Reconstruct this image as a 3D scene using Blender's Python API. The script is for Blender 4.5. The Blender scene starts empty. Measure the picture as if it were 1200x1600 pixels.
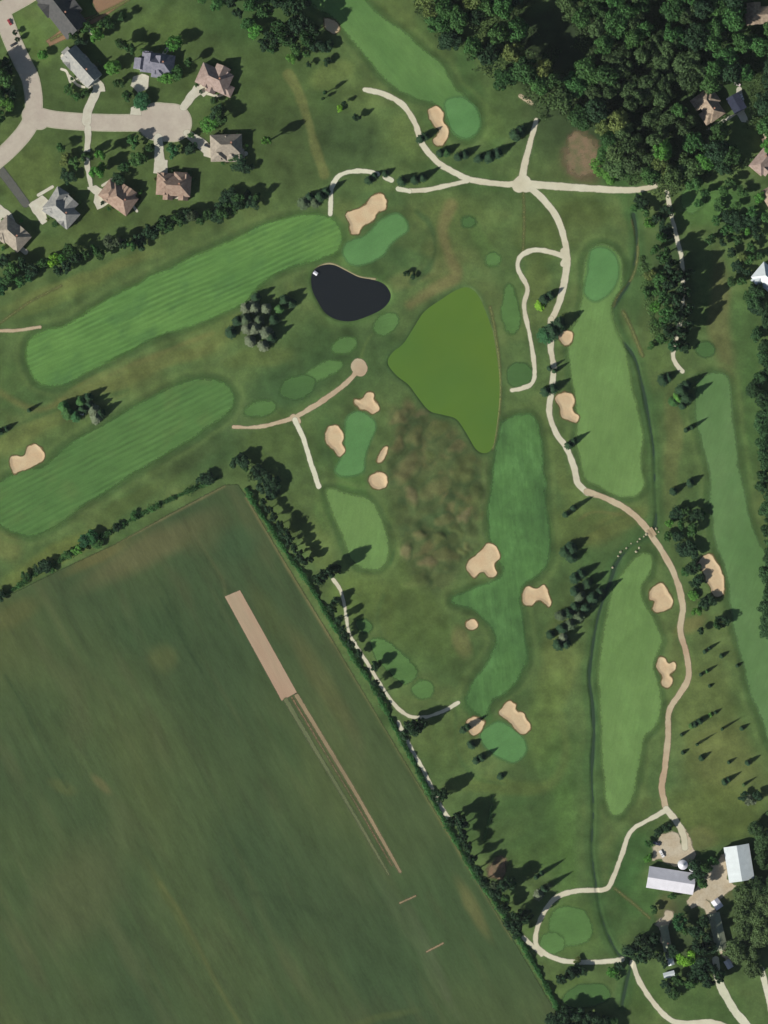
import bpy, math, random
import numpy as np
from mathutils import Vector, Matrix

# ------------------------------------------------------------------ camera, sky, sun, exposure
S = 0.45                                  # metres per photograph pixel
FW, FH = 540.0, 720.0                     # ground seen, metres
CAM_H = 3000.0
SUN_EL, SUN_AZ = 32.5, 31.0               # elevation; shadows run 31 deg above the +x axis
HAZE = 0.42e-5
K = 1.45                                  # linear display value / albedo in full sun (calibration)
scene = bpy.context.scene
cam = bpy.data.cameras.new("camera")
cam.sensor_fit = 'VERTICAL'; cam.sensor_height = 24.0
cam.lens = 24.0 * CAM_H / FH
cam.clip_start = 10.0; cam.clip_end = 30000.0
camo = bpy.data.objects.new("camera", cam)
camo.location = (0, 0, CAM_H)
scene.collection.objects.link(camo); scene.camera = camo

world = bpy.data.worlds.new("World"); scene.world = world
world.use_nodes = True
wn = world.node_tree.nodes; wl = world.node_tree.links
bg = wn["Background"]
sky = wn.new("ShaderNodeTexSky"); sky.sky_type = 'NISHITA'; sky.sun_disc = False
sky.sun_elevation = math.radians(SUN_EL)
sky.sun_rotation = math.radians(180 + 90 - SUN_AZ)
sky.air_density = 1.3
wl.new(sky.outputs[0], bg.inputs[0]); bg.inputs[1].default_value = 0.05

sun = bpy.data.lights.new("sun", 'SUN'); sun.energy = 5.0; sun.angle = math.radians(0.5)
sun.color = (1.0, 0.945, 0.86)
suno = bpy.data.objects.new("sun", sun)
d = Vector((math.cos(math.radians(SUN_AZ)) * math.cos(math.radians(SUN_EL)),
            math.sin(math.radians(SUN_AZ)) * math.cos(math.radians(SUN_EL)),
            -math.sin(math.radians(SUN_EL))))
suno.rotation_euler = d.to_track_quat('-Z', 'Y').to_euler()
suno.location = (-300, -200, 400)
scene.collection.objects.link(suno)
scene.view_settings.view_transform = 'Standard'; scene.view_settings.look = 'None'
scene.view_settings.gamma = 1.0; scene.view_settings.exposure = 0.58
scene.cycles.max_bounces = 5; scene.cycles.transparent_max_bounces = 12
scene.cycles.diffuse_bounces = 3

C = scene.collection
rng = np.random.default_rng(7); random.seed(7)

# ------------------------------------------------------------------ helpers
def lin(c):
    c = np.asarray(c, float) / 255.0
    return np.where(c <= 0.04045, c / 12.92, ((c + 0.055) / 1.055) ** 2.4)
def alb(r, g, b, k=None):
    """albedo that shows as this display colour when flat in full sun"""
    return tuple(np.clip(lin((r, g, b)) / (k or K), 0.002, 0.85))
def W(x, y):
    return (x - 600.0) * S, (800.0 - y) * S

def tag(o, label=None, cat=None, group=None, kind=None):
    if label: o["label"] = label
    if cat: o["category"] = cat
    if group: o["group"] = group
    if kind: o["kind"] = kind
    return o

def noise2(h, w, cell, seed, cx=None):
    """smooth value noise on an h x w raster, features about `cell` samples"""
    r = np.random.default_rng(seed)
    cy = cell; cx = cx or cell
    gh, gw = int(h / cy) + 4, int(w / cx) + 4
    g = r.random((gh, gw))
    yy = np.arange(h) / cy + 1; xx = np.arange(w) / cx + 1
    def cub(t): return np.stack([(-t**3+3*t**2-3*t+1)/6, (3*t**3-6*t**2+4)/6, (-3*t**3+3*t**2+3*t+1)/6, t**3/6])
    yi = yy.astype(int); xi = xx.astype(int); wy = cub(yy-yi); wx = cub(xx-xi)
    rows = sum(wy[k][:, None] * g[np.clip(yi-1+k, 0, gh-1)] for k in range(4))
    out = sum(wx[k][None, :] * rows[:, np.clip(xi-1+k, 0, gw-1)] for k in range(4))
    return (out - 0.5) * 2.2
def fbm(h, w, cell, seed, octs=4):
    a = 1.0; o = 0; t = 0
    for k in range(octs):
        o = o + a * noise2(h, w, max(cell / 2**k, 1.5), seed + k * 13); t += a; a *= 0.55
    return o / t

# raster of the site: one sample per photograph pixel, with a margin
M0 = 80
RW, RH = 1200 + 2*M0 + 1, 1600 + 2*M0 + 1
PX = np.arange(RW) - M0; PY = np.arange(RH) - M0
XX, YY = np.meshgrid(PX, PY)

def smooth_poly(pts, n=6):
    p = np.array(pts, float); N = len(p); out = []
    for i in range(N):
        a, b, c, e = p[i-1], p[i], p[(i+1) % N], p[(i+2) % N]
        for k in range(n):
            t = k / n
            out.append(0.5*((2*b)+(-a+c)*t+(2*a-5*b+4*c-e)*t*t+(-a+3*b-3*c+e)*t**3))
    return np.array(out)
def smooth_line(pts, n=6):
    p = [np.array(q, float) for q in pts]
    p = [2*p[0]-p[1]] + p + [2*p[-1]-p[-2]]; out = []
    for i in range(1, len(p)-2):
        a, b, c, e = p[i-1], p[i], p[i+1], p[i+2]
        for k in range(n):
            t = k / n
            out.append(0.5*((2*b)+(-a+c)*t+(2*a-5*b+4*c-e)*t*t+(-a+3*b-3*c+e)*t**3))
    out.append(p[-2]); return np.array(out)
def circle(x, y, rx, ry=None, ang=0, n=10, jit=0.0):
    ry = ry or rx; a = math.radians(ang); o = []
    for k in range(n):
        t = 2*math.pi*k/n; q = 1 + jit*math.sin(3*t + x)
        u, v = rx*q*math.cos(t), ry*q*math.sin(t)
        o.append((x + u*math.cos(a) - v*math.sin(a), y + u*math.sin(a) + v*math.cos(a)))
    return o

def window(x0, x1, y0, y1):
    i0 = max(int(x0) + M0, 0); i1 = min(int(x1) + M0 + 2, RW)
    j0 = max(int(y0) + M0, 0); j1 = min(int(y1) + M0 + 2, RH)
    return i0, i1, j0, j1
def seg_dist(gx, gy, a, b):
    dx, dy = b[0]-a[0], b[1]-a[1]; L = dx*dx + dy*dy + 1e-9
    t = np.clip(((gx-a[0])*dx + (gy-a[1])*dy) / L, 0, 1)
    return np.hypot(gx - a[0] - t*dx, gy - a[1] - t*dy), t
def sdf_poly(pts, smooth=True, pad=12):
    """signed distance in px (positive inside) on a window of the raster"""
    p = smooth_poly(pts) if smooth else np.array(pts, float)
    i0, i1, j0, j1 = window(p[:,0].min()-pad, p[:,0].max()+pad, p[:,1].min()-pad, p[:,1].max()+pad)
    gx, gy = np.meshgrid(PX[i0:i1].astype(np.float32), PY[j0:j1].astype(np.float32))
    d = np.full(gx.shape, 1e9, np.float32); ins = np.zeros(gx.shape, bool)
    for k in range(len(p)):
        a, b = p[k], p[(k+1) % len(p)]
        q, _ = seg_dist(gx, gy, a, b); d = np.minimum(d, q)
        if a[1] != b[1]:
            c = ((a[1] > gy) != (b[1] > gy)) & (gx < (b[0]-a[0])*(gy-a[1])/(b[1]-a[1]) + a[0])
            ins ^= c
    full = np.full((RH, RW), -999.0, np.float32)
    full[j0:j1, i0:i1] = np.where(ins, d, -d)
    return full, (i0, i1, j0, j1)
PADL = 26
def sdf_lines(lines):
    """lines: (points, width or [w0,w1]); union of strokes"""
    full = np.full((RH, RW), -999.0, np.float32)
    bb = [RW, 0, RH, 0]
    for pts, w in lines:
        p = smooth_line(pts) if len(pts) > 1 else np.array([pts[0], pts[0]], float)
        n = len(p) - 1
        for k in range(n):
            a, b = p[k], p[k+1]
            if isinstance(w, (list, tuple)):
                wa = w[0] + (w[1]-w[0]) * k / n; wb = w[0] + (w[1]-w[0]) * (k+1) / n
            else: wa = wb = w
            pad = max(wa, wb)/2 + PADL
            i0, i1, j0, j1 = window(min(a[0], b[0])-pad, max(a[0], b[0])+pad, min(a[1], b[1])-pad, max(a[1], b[1])+pad)
            if i1 <= i0 or j1 <= j0: continue
            gx, gy = np.meshgrid(PX[i0:i1], PY[j0:j1])
            q, t = seg_dist(gx, gy, a, b)
            v = (wa + (wb-wa)*t)/2 - q
            full[j0:j1, i0:i1] = np.maximum(full[j0:j1, i0:i1], v)
            bb = [min(bb[0], i0), max(bb[1], i1), min(bb[2], j0), max(bb[3], j1)]
    return full, tuple(bb)
def sstep(x, a, b):
    t = np.clip((x-a)/(b-a), 0, 1); return t*t*(3-2*t)

def mesh_np(name, co, faces, mat=None, attrs=None, colors=None, smooth=True):
    me = bpy.data.meshes.new(name)
    co = np.asarray(co, np.float32); faces = np.asarray(faces, np.int32)
    nf, k = faces.shape
    me.vertices.add(len(co)); me.vertices.foreach_set("co", co.ravel())
    me.loops.add(nf*k); me.loops.foreach_set("vertex_index", faces.ravel())
    me.polygons.add(nf); me.polygons.foreach_set("loop_start", np.arange(0, nf*k, k, dtype=np.int32))
    me.update(calc_edges=True)
    if smooth: me.polygons.foreach_set("use_smooth", np.ones(nf, bool))
    for an, av in (attrs or {}).items():
        at = me.attributes.new(an, 'FLOAT', 'POINT'); at.data.foreach_set("value", np.asarray(av, np.float32))
    for an, av in (colors or {}).items():
        at = me.attributes.new(an, 'FLOAT_COLOR', 'POINT')
        c4 = np.ones((len(co), 4), np.float32); c4[:, :3] = av
        at.data.foreach_set("color", c4.ravel())
    if mat: me.materials.append(mat)
    me.validate()
    return me
def link(name, me, parent=None, loc=None):
    o = bpy.data.objects.new(name, me); C.objects.link(o)
    if parent: o.parent = parent
    if loc: o.location = loc
    return o

class MB:
    """collects boxes / prisms / tubes into one mesh"""
    def __init__(s): s.v = []; s.f = []; s.m = []
    def add(s, vs, fs, mi=0):
        n = len(s.v); s.v += [tuple(v) for v in vs]; s.f += [tuple(i+n for i in f) for f in fs]; s.m += [mi]*len(fs)
    def box(s, x0, x1, y0, y1, z0, z1, T=None, mi=0):
        vs = [(x0,y0,z0),(x1,y0,z0),(x1,y1,z0),(x0,y1,z0),(x0,y0,z1),(x1,y0,z1),(x1,y1,z1),(x0,y1,z1)]
        if T is not None: vs = [T @ Vector(v) for v in vs]
        s.add(vs, [(0,3,2,1),(4,5,6,7),(0,1,5,4),(1,2,6,5),(2,3,7,6),(3,0,4,7)], mi)
    def tube(s, x, y, z0, z1, r0, r1, n=12, cap=True, T=None):
        vs = []
        for z, r in ((z0, r0), (z1, r1)):
            for k in range(n):
                a = 2*math.pi*k/n; vs.append((x+r*math.cos(a), y+r*math.sin(a), z))
        if T is not None: vs = [T @ Vector(v) for v in vs]
        fs = [(k, (k+1) % n, n+(k+1) % n, n+k) for k in range(n)]
        if cap: fs += [tuple(range(n-1, -1, -1)), tuple(range(n, 2*n))]
        s.add(vs, fs)
    def build(s, name, mat, parent=None, smooth=False, bevel=0):
        me = bpy.data.meshes.new(name); me.from_pydata(s.v, [], s.f); me.update()
        for m in (mat if isinstance(mat, (list, tuple)) else [mat]): me.materials.append(m)
        if len(me.materials) > 1: me.polygons.foreach_set("material_index", s.m)
        if smooth: me.polygons.foreach_set("use_smooth", [True]*len(me.polygons))
        o = link(name, me, parent)
        if bevel:
            b = o.modifiers.new("bevel", 'BEVEL'); b.width = bevel; b.segments = 2; b.limit_method = 'ANGLE'
        return o
def empty(name, loc, rz=0):
    o = bpy.data.objects.new(name, None); C.objects.link(o); o.location = loc; o.rotation_euler = (0, 0, rz)
    o.empty_display_size = 1; return o

# ------------------------------------------------------------------ materials
def newmat(name, rough=0.9, spec=0.2):
    m = bpy.data.materials.new(name); m.use_nodes = True
    b = m.node_tree.nodes["Principled BSDF"]
    b.inputs["Roughness"].default_value = rough
    b.inputs["Specular IOR Level"].default_value = spec
    return m, m.node_tree.nodes, m.node_tree.links, b
def nd(N, t, **kw):
    n = N.new(t)
    for k, v in kw.items():
        if k in n.inputs.keys(): n.inputs[k].default_value = v
        else: setattr(n, k, v)
    return n
def mathn(N, L, op, a, b=None, c=None):
    n = N.new("ShaderNodeMath"); n.operation = op
    for i, v in enumerate((a, b, c)):
        if v is None: continue
        if isinstance(v, (int, float)): n.inputs[i].default_value = v
        else: L.new(v, n.inputs[i])
    return n.outputs[0]
def noise_node(N, L, scale, ang=0.0, stretch=(1, 1), detail=3, rough=0.55):
    tc = N.new("ShaderNodeTexCoord"); mp = N.new("ShaderNodeMapping")
    r0 = N.new("ShaderNodeMapping"); r0.vector_type = 'POINT'
    r0.inputs["Rotation"].default_value = (0, 0, -math.radians(ang))
    L.new(tc.outputs["Object"], r0.inputs[0]); L.new(r0.outputs[0], mp.inputs[0])
    mp.inputs["Scale"].default_value = (scale/stretch[0], scale/stretch[1], scale)
    n = N.new("ShaderNodeTexNoise"); n.inputs["Scale"].default_value = 1.0
    n.inputs["Detail"].default_value = detail; n.inputs["Roughness"].default_value = rough
    L.new(mp.outputs[0], n.inputs["Vector"]); return n.outputs[0]
def colmul(N, L, col, fac_out, lo, hi, span=(0.3, 0.7)):
    mr = N.new("ShaderNodeMapRange"); L.new(fac_out, mr.inputs[0])
    mr.inputs[1].default_value, mr.inputs[2].default_value = span
    mr.inputs[3].default_value, mr.inputs[4].default_value = lo, hi
    vm = N.new("ShaderNodeVectorMath"); vm.operation = 'SCALE'
    L.new(col, vm.inputs[0]); L.new(mr.outputs[0], vm.inputs["Scale"]); return vm.outputs[0]
def mixcol(N, L, fac, a, b, span=None):
    if span:
        mr = N.new("ShaderNodeMapRange"); mr.clamp = True; L.new(fac, mr.inputs[0])
        mr.inputs[1].default_value, mr.inputs[2].default_value = span; fac = mr.outputs[0]
    m = N.new("ShaderNodeMix"); m.data_type = 'RGBA'; L.new(fac, m.inputs[0])
    for v, i in ((a, 6), (b, 7)):
        if isinstance(v, tuple): m.inputs[i].default_value = (*v, 1)
        else: L.new(v, m.inputs[i])
    return m.outputs[2]
def edge_alpha(N, L, b, feather, amp, scale=0.6):
    at = N.new("ShaderNodeAttribute"); at.attribute_name = "edge"
    n = noise_node(N, L, scale, detail=2)
    e = mathn(N, L, 'ADD', at.outputs["Fac"], mathn(N, L, 'MULTIPLY', mathn(N, L, 'SUBTRACT', n, 0.5), amp))
    mr = N.new("ShaderNodeMapRange"); mr.interpolation_type = 'SMOOTHSTEP'; L.new(e, mr.inputs[0])
    mr.inputs[1].default_value = -feather; mr.inputs[2].default_value = feather
    L.new(mr.outputs[0], b.inputs["Alpha"])

def turf_mat(name, c1, c2, ang, c3=None, feather=1.9, amp=2.4, streak=(9, 0.9), sc=0.5, mott=0.10, contrast=0.10, stripes=0.0, period=7.0):
    """mown grass: two tones in broad drifts, fine streaks along the mowing direction"""
    m, N, L, b = newmat(name, 0.95, 0.1)
    broad = noise_node(N, L, 0.03, ang, (2.2, 1), detail=3)
    col = mixcol(N, L, broad, c1, c2, (0.35, 0.65))
    if c3: col = mixcol(N, L, noise_node(N, L, 0.06, ang + 20, (1.6, 1), detail=4), col, c3, (0.52, 0.75))
    col = colmul(N, L, col, noise_node(N, L, 0.11, ang, (1.3, 1), detail=6, rough=0.7), 1-mott, 1+mott)
    s = noise_node(N, L, sc, ang, streak, detail=3)
    col = colmul(N, L, col, s, 1-contrast, 1+contrast)
    if stripes:
        tc = N.new("ShaderNodeTexCoord"); r0 = N.new("ShaderNodeMapping")
        r0.inputs["Rotation"].default_value = (0, 0, -math.radians(ang)); L.new(tc.outputs["Object"], r0.inputs[0])
        sx = N.new("ShaderNodeSeparateXYZ"); L.new(r0.outputs[0], sx.inputs[0])
        wob = mathn(N, L, 'MULTIPLY', noise_node(N, L, 0.035, ang, (2, 1), detail=3), 5.0)
        sn = mathn(N, L, 'SINE', mathn(N, L, 'MULTIPLY', mathn(N, L, 'ADD', sx.outputs[1], wob), 2*math.pi/period))
        patch_ = noise_node(N, L, 0.05, ang, (2.5, 1), detail=2)
        mrp = N.new("ShaderNodeMapRange"); L.new(patch_, mrp.inputs[0])
        mrp.inputs[1].default_value, mrp.inputs[2].default_value = 0.42, 0.62
        mrp.inputs[3].default_value, mrp.inputs[4].default_value = 0.15, 1.0
        amp_ = mathn(N, L, 'MULTIPLY', mrp.outputs[0], stripes)
        f = mathn(N, L, 'ADD', mathn(N, L, 'MULTIPLY', sn, amp_), 1.0)
        vm = N.new("ShaderNodeVectorMath"); vm.operation = 'SCALE'; L.new(col, vm.inputs[0]); L.new(f, vm.inputs["Scale"]); col = vm.outputs[0]
    col = colmul(N, L, col, noise_node(N, L, 1.3, detail=2), 0.93, 1.07)
    L.new(col, b.inputs["Base Color"])
    edge_alpha(N, L, b, feather, amp); return m

def plain_mat(name, c1, c2=None, scale=0.4, rough=0.9, spec=0.25, fine=0.08, metallic=0.0, edge=None, ang=0, stretch=(1, 1)):
    m, N, L, b = newmat(name, rough, spec)
    c2 = c2 or tuple(v*0.85 for v in c1)
    col = mixcol(N, L, noise_node(N, L, scale, ang, stretch, detail=4), c1, c2, (0.35, 0.65))
    col = colmul(N, L, col, noise_node(N, L, scale*6, ang, stretch, detail=2), 1-fine, 1+fine)
    L.new(col, b.inputs["Base Color"]); b.inputs["Metallic"].default_value = metallic
    if edge: edge_alpha(N, L, b, edge[0], edge[1], edge[2] if len(edge) > 2 else 0.6)
    return m

# ground: colour of the sward itself comes from the raster, with node noise on top
def ground_mat():
    m, N, L, b = newmat("rough_grass", 0.97, 0.08)
    at = N.new("ShaderNodeAttribute"); at.attribute_name = "sward"
    col = colmul(N, L, at.outputs["Color"], noise_node(N, L, 0.10, detail=6, rough=0.65), 0.80, 1.20)
    col = colmul(N, L, col, noise_node(N, L, 0.7, detail=3), 0.9, 1.1)
    L.new(col, b.inputs["Base Color"]); return m
M = {}
M['ground'] = ground_mat()
M['fairway_light'] = turf_mat("fairway_light", alb(108,140,80), alb(100,132,74), 80, contrast=0.05, c3=alb(112,148,84))
M['fairway_ne'] = turf_mat("fairway_mid", alb(100,136,76), alb(84,120,66), -50, contrast=0.05)
M['fairway_stripe'] = turf_mat("fairway_striped", alb(86,126,66), alb(98,138,72), 24, contrast=0.12, stripes=0.17, period=3.6, c3=alb(78,116,66))
M['fairway_stripe2'] = turf_mat("fairway_striped_dull", alb(78,114,62), alb(86,122,66), 27, contrast=0.11, stripes=0.14, period=4.0, c3=alb(90,118,66))
M['fairway_mid'] = turf_mat("fairway_mottled", alb(84,124,68), alb(68,102,58), 95, contrast=0.10, c3=alb(96,140,80), mott=0.24)
M['fairway_east'] = turf_mat("fairway_east", alb(98,130,80), alb(86,120,70), 70, contrast=0.05, c3=alb(94,130,78))
M['green'] = turf_mat("putting_green", alb(94,138,82), alb(86,130,76), 30, contrast=0.03, amp=1.2)
M['tee'] = turf_mat("tee_turf", alb(90,126,70), alb(80,114,62), 10, contrast=0.06, feather=1.7, amp=2.2)
M['fringe'] = turf_mat("fringe_turf", alb(76,110,60), alb(70,102,58), 10, contrast=0.05, feather=1.6, amp=1.8)
M['track_grass'] = plain_mat("worn_grass", alb(112,116,68), alb(98,108,62), edge=(1.3, 2.0), scale=0.12)
M['sand'] = plain_mat("bunker_sand", alb(204,184,148), alb(200,174,138), scale=0.14, edge=(0.45, 0.5, 1.0), fine=0.05)
M['sand_lip'] = plain_mat("bunker_lip", alb(118,100,62), alb(96,96,58), scale=0.3, edge=(0.7, 1.0, 0.7))
M['cart'] = plain_mat("cart_path", alb(210,208,184), alb(198,192,166), scale=0.03, edge=(0.5, 0.55, 0.5), fine=0.06)
M['cart_pale'] = plain_mat("concrete_path", alb(214,212,190), alb(202,204,176), scale=0.06, edge=(0.45, 0.5, 0.7), fine=0.05)
M['cart_brown'] = plain_mat("cart_path_brown", alb(190,178,148), alb(176,154,126), scale=0.04, edge=(0.5, 0.6, 0.6), fine=0.06)
M['road'] = plain_mat("road_concrete", alb(188,180,164), alb(178,168,154), scale=0.08, edge=(0.35, 0.25, 0.7), fine=0.04)
M['kerb'] = plain_mat("kerb_concrete", alb(196,196,168), alb(184,182,156), scale=0.2, edge=(0.3, 0.2))
M['drive'] = plain_mat("driveway_concrete", alb(202,200,182), alb(190,186,168), scale=0.15, edge=(0.3, 0.3), fine=0.05)
M['drive_dark'] = plain_mat("asphalt_drive", alb(84,86,82), alb(94,96,88), scale=0.2, edge=(0.5, 0.5))
M['gravel'] = plain_mat("gravel", alb(192,182,160), alb(180,166,140), scale=0.12, edge=(0.8, 1.8, 0.35), fine=0.10)
M['field'] = None
M['dirt'] = plain_mat("bare_soil", alb(168,150,124), alb(172,144,120), scale=0.06, ang=-61, stretch=(6, 1), edge=(0.35, 0.4), fine=0.05)
M['dirt_brown'] = plain_mat("brown_soil", alb(146,118,90), alb(136,108,84), scale=0.1, edge=(0.6, 0.8))
M['wheel'] = plain_mat("wheel_track", alb(150,134,104), alb(128,116,88), scale=0.09, ang=-61, stretch=(5, 1), edge=(0.6, 0.9))
M['wheel_faint'] = plain_mat("wheel_track_faint", alb(106,112,78), alb(88,100,66), scale=0.09, ang=-61, stretch=(5, 1), edge=(0.8, 1.5))
M['wheel_red'] = plain_mat("wheel_track_red", alb(132,108,84), alb(100,96,66), scale=0.09, ang=-61, stretch=(5, 1), edge=(0.7, 1.6))
M['ditch'] = plain_mat("ditch_bank_growth", alb(48,78,52), alb(60,92,56), scale=0.2, edge=(1.0, 1.8), fine=0.2)
M['heath'] = plain_mat("heath", alb(108,100,64), alb(92,94,58), scale=0.15, edge=(2.2, 5.0, 0.12), fine=0.14)
M['heath_red'] = plain_mat("heath_red", alb(124,106,78), alb(102,98,62), scale=0.12, edge=(2.2, 5.0, 0.14), fine=0.14)

m, N, L, b = newmat("pond_water", 0.12, 0.35); b.inputs["Base Color"].default_value = (0.010, 0.012, 0.013, 1); M['water'] = m
bp = N.new("ShaderNodeBump"); bp.inputs["Strength"].default_value = 0.15; bp.inputs["Distance"].default_value = 0.1
L.new(noise_node(N, L, 0.8), bp.inputs["Height"]); L.new(bp.outputs[0], b.inputs["Normal"])
m, N, L, b = newmat("duckweed_water", 0.9, 0.05); M['algae'] = m
col = mixcol(N, L, noise_node(N, L, 0.012, detail=3), alb(90,119,48), alb(82,116,52), (0.35, 0.65))
col = colmul(N, L, col, noise_node(N, L, 0.05, 40, (2, 1), detail=4), 0.97, 1.03); L.new(col, b.inputs["Base Color"])
m, N, L, b = newmat("ditch_water", 0.8, 0.1); b.inputs["Base Color"].default_value = (0.020, 0.040, 0.022, 1); M['ditch_water'] = m

# crop field: faint rows along the strip, drifts of thin and thick growth
m, N, L, b = newmat("field_crop", 0.97, 0.08); M['field'] = m
at = N.new("ShaderNodeAttribute"); at.attribute_name = "sward"
col = colmul(N, L, at.outputs["Color"], noise_node(N, L, 0.22, -61, (6, 1), detail=6, rough=0.7), 0.86, 1.14)
col = colmul(N, L, col, noise_node(N, L, 0.06, -61, (2.2, 1), detail=5, rough=0.65), 0.86, 1.14)
col = colmul(N, L, col, noise_node(N, L, 0.9, -61, (2.2, 1), detail=2), 0.93, 1.07)
L.new(col, b.inputs["Base Color"]); edge_alpha(N, L, b, 0.9, 1.4)

# ------------------------------------------------------------------ outlines (photograph pixels = a map at 0.45 m)
POND_GREEN = [(608,567),(615,552),(632,538),(650,510),(665,488),(690,470),(712,456),(730,451),(745,462),(758,490),(768,520),(775,560),(779,600),(777,640),(772,680),(767,700),(757,706),(745,700),(730,675),(714,653),(692,646),(672,640),(655,620),(640,600),(621,585)]
POND_DARK = [(489,428),(500,417),(520,415),(540,424),(560,434),(580,438),(600,446),(609,463),(598,480),(575,492),(550,500),(528,498),(510,488),(498,470),(489,450)]
BUNKERS = [
 ("kidney bunker of pale sand beside the green north of the dark pond", [(542,335),(556,328),(570,320),(582,308),(596,305),(603,312),(601,325),(590,331),(582,345),(566,352),(560,366),(548,366),(547,352)]),
 ("long wavy bunker beside the top fairway's green with a tree shadow across it", [(670,172),(682,167),(690,175),(693,190),(700,205),(697,220),(685,228),(678,220),(686,205),(675,190)]),
 ("small sand patch at the shaded edge of the top fairway", [(506,28),(520,30),(529,42),(521,52),(510,44)]),
 ("dog-bone bunker at the left edge of the photo beside the lower left fairway", [(15,722),(18,713),(38,712),(46,699),(58,696),(68,706),(68,719),(52,727),(32,736),(19,738)]),
 ("three-lobed bunker just above the small green west of the duckweed pond", [(554,626),(567,622),(573,614),(583,614),(586,625),(591,639),(583,647),(574,640),(560,637)]),
 ("ragged oval bunker on the left side of the small green", [(511,672),(520,666),(530,669),(536,683),(533,692),(538,703),(530,711),(520,703),(509,688)]),
 ("thin sliver bunker on the right side of the small green", [(590,720),(598,700),(606,698),(604,710),(596,721)]),
 ("round bunker below the small green at the heath's edge", circle(591, 752, 14.5, 13, 0, 8)),
 ("small bunker half hidden by a tree shadow beside the cart path", [(872,524),(886,516),(895,524),(891,536),(880,539)]),
 ("lobed bunker between the cart path and the pale east fairway", [(867,622),(880,614),(893,617),(898,628),(895,638),(904,650),(900,660),(888,656),(877,650),(874,637)]),
 ("large three-armed bunker at the heath's edge left of the middle fairway", [(730,880),(745,867),(757,854),(770,852),(781,862),(780,873),(773,882),(775,896),(766,902),(755,894),(742,902),(733,897)]),
 ("four-lobed bunker on the right side of the middle fairway", [(818,922),(826,916),(838,920),(850,914),(855,925),(862,940),(857,948),(843,939),(828,947),(817,942)]),
 ("tiny round bunker inside the crook of the middle fairway", circle(737, 976, 10, 9, 0, 7)),
 ("broad bunker on the right side of the south fairway's upper end", [(1014,923),(1030,911),(1039,915),(1042,926),(1051,937),(1046,949),(1027,957),(1018,951),(1022,940),(1015,935)]),
 ("clover-shaped bunker on the right side of the south fairway's middle", [(1026,1042),(1028,1030),(1037,1028),(1044,1036),(1054,1035),(1055,1046),(1046,1054),(1051,1065),(1044,1074),(1034,1071),(1033,1057)]),
 ("long ragged bunker left of the far right fairway with tree shadows biting into it", [(1090,880),(1106,865),(1116,872),(1125,888),(1132,910),(1129,930),(1116,930),(1108,915),(1101,900),(1097,885)]),
 ("diagonal three-lobed bunker on the right of the lowest green", [(781,1112),(793,1097),(804,1100),(808,1110),(818,1115),(827,1133),(822,1147),(810,1143),(798,1128),(786,1120)]),
 ("small bunker with a dark tree shadow across it left of the lowest green", [(729,1126),(744,1121),(756,1127),(753,1140),(740,1149),(733,1142)]),
]
STREAM = [(990,335),(995,370),(992,410),(984,440),(968,465),(958,490),(972,530),(992,560),(1003,600),(1013,650),(1021,700),(1023,760),(1025,815),(1012,838),(985,855),(965,878),(955,905),(943,935),(932,975),(925,1020),(921,1060),(926,1100),(928,1150),(925,1210),(927,1270),(925,1330),(931,1380),(937,1420),(948,1455),(966,1490),(985,1502),(978,1540),(972,1570)]
STREAM_UP = [(990,335),(984,300),(975,270)]

# height raster: gentle roll, hollows for bunkers, ponds and the stream
RZ = (0.9*noise2(RH, RW, 150, 3) + 0.35*noise2(RH, RW, 60, 4)).astype(np.float32)
HEATH = [(615,640),(650,640),(700,660),(740,700),(765,725),(760,800),(745,850),(720,890),(690,925),(650,900),(625,850),(612,790),(600,740),(610,690)]
hs, _ = sdf_poly(HEATH, pad=40)
n2 = fbm(RH, RW, 24, 51, 3)
hm = sstep(hs + 14*n2, -14, 14)
MOUNDS = [(622,655,10,16,10),(640,690,12,18,20),(655,650,12,9,-20),(678,672,18,12,-25),(668,712,14,10,-35),(632,735,15,22,25),(679,762,27,13,-32),(640,775,14,20,-10),(722,735,17,26,15),(736,780,15,22,10),(712,700,12,9,0),(700,806,13,10,-20),(726,806,8,12,0),(681,842,11,9,0),(713,828,16,7,35),(655,835,15,10,-20),(695,872,22,11,10),(665,880,14,10,20),(720,862,10,9,0),(652,908,22,10,-15),(615,700,8,14,10),(735,850,9,12,0),(635,860,10,14,0)]
NM = fbm(RH, RW, 10, 57, 3)
MSD = np.full((RH, RW), 2.0, np.float32); MID = np.zeros((RH, RW), np.int32)
for q_, (x_, y_, rx_, ry_, an_) in enumerate(MOUNDS):
    a_ = math.radians(an_); u_, v_ = XX + 22*n2 + 9*NM - x_, YY - 20*n2 + 9*NM.T[:1, :1] - 8*NM - y_
    e_ = np.hypot((u_*math.cos(a_)+v_*math.sin(a_))/rx_, (-u_*math.sin(a_)+v_*math.cos(a_))/ry_); MID[e_ < MSD] = q_; MSD = np.minimum(MSD, e_)
RZ += 0.9*(1 - sstep(MSD, 0.1, 1.5)).astype(np.float32)
RZ += (hm*(1.2*np.maximum(noise2(RH, RW, 18, 15), -0.1) + 0.8*noise2(RH, RW, 9, 16)) + 0.16*noise2(RH, RW, 22, 17)).astype(np.float32)
CARVE = np.zeros((RH, RW), np.float32)
_w = {}
for nm, poly in (("g", POND_GREEN), ("d", POND_DARK)):
    sd, wn_ = sdf_poly(poly, pad=45); _w[nm] = (sd, wn_)
    RZ *= sstep(-sd, 4, 45).astype(np.float32)
    CARVE = np.maximum(CARVE, 1.1*sstep(sd, -5.0, 2.5))
STREAM_SD, _ = sdf_lines([(STREAM, 1.6)])
STREAM_FLAT = sstep(STREAM_SD, -3.6, -0.3)
CARVE = np.maximum(CARVE, 0.62*STREAM_FLAT*(0.8+0.8*n2).clip(.3, 1.1))
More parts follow.
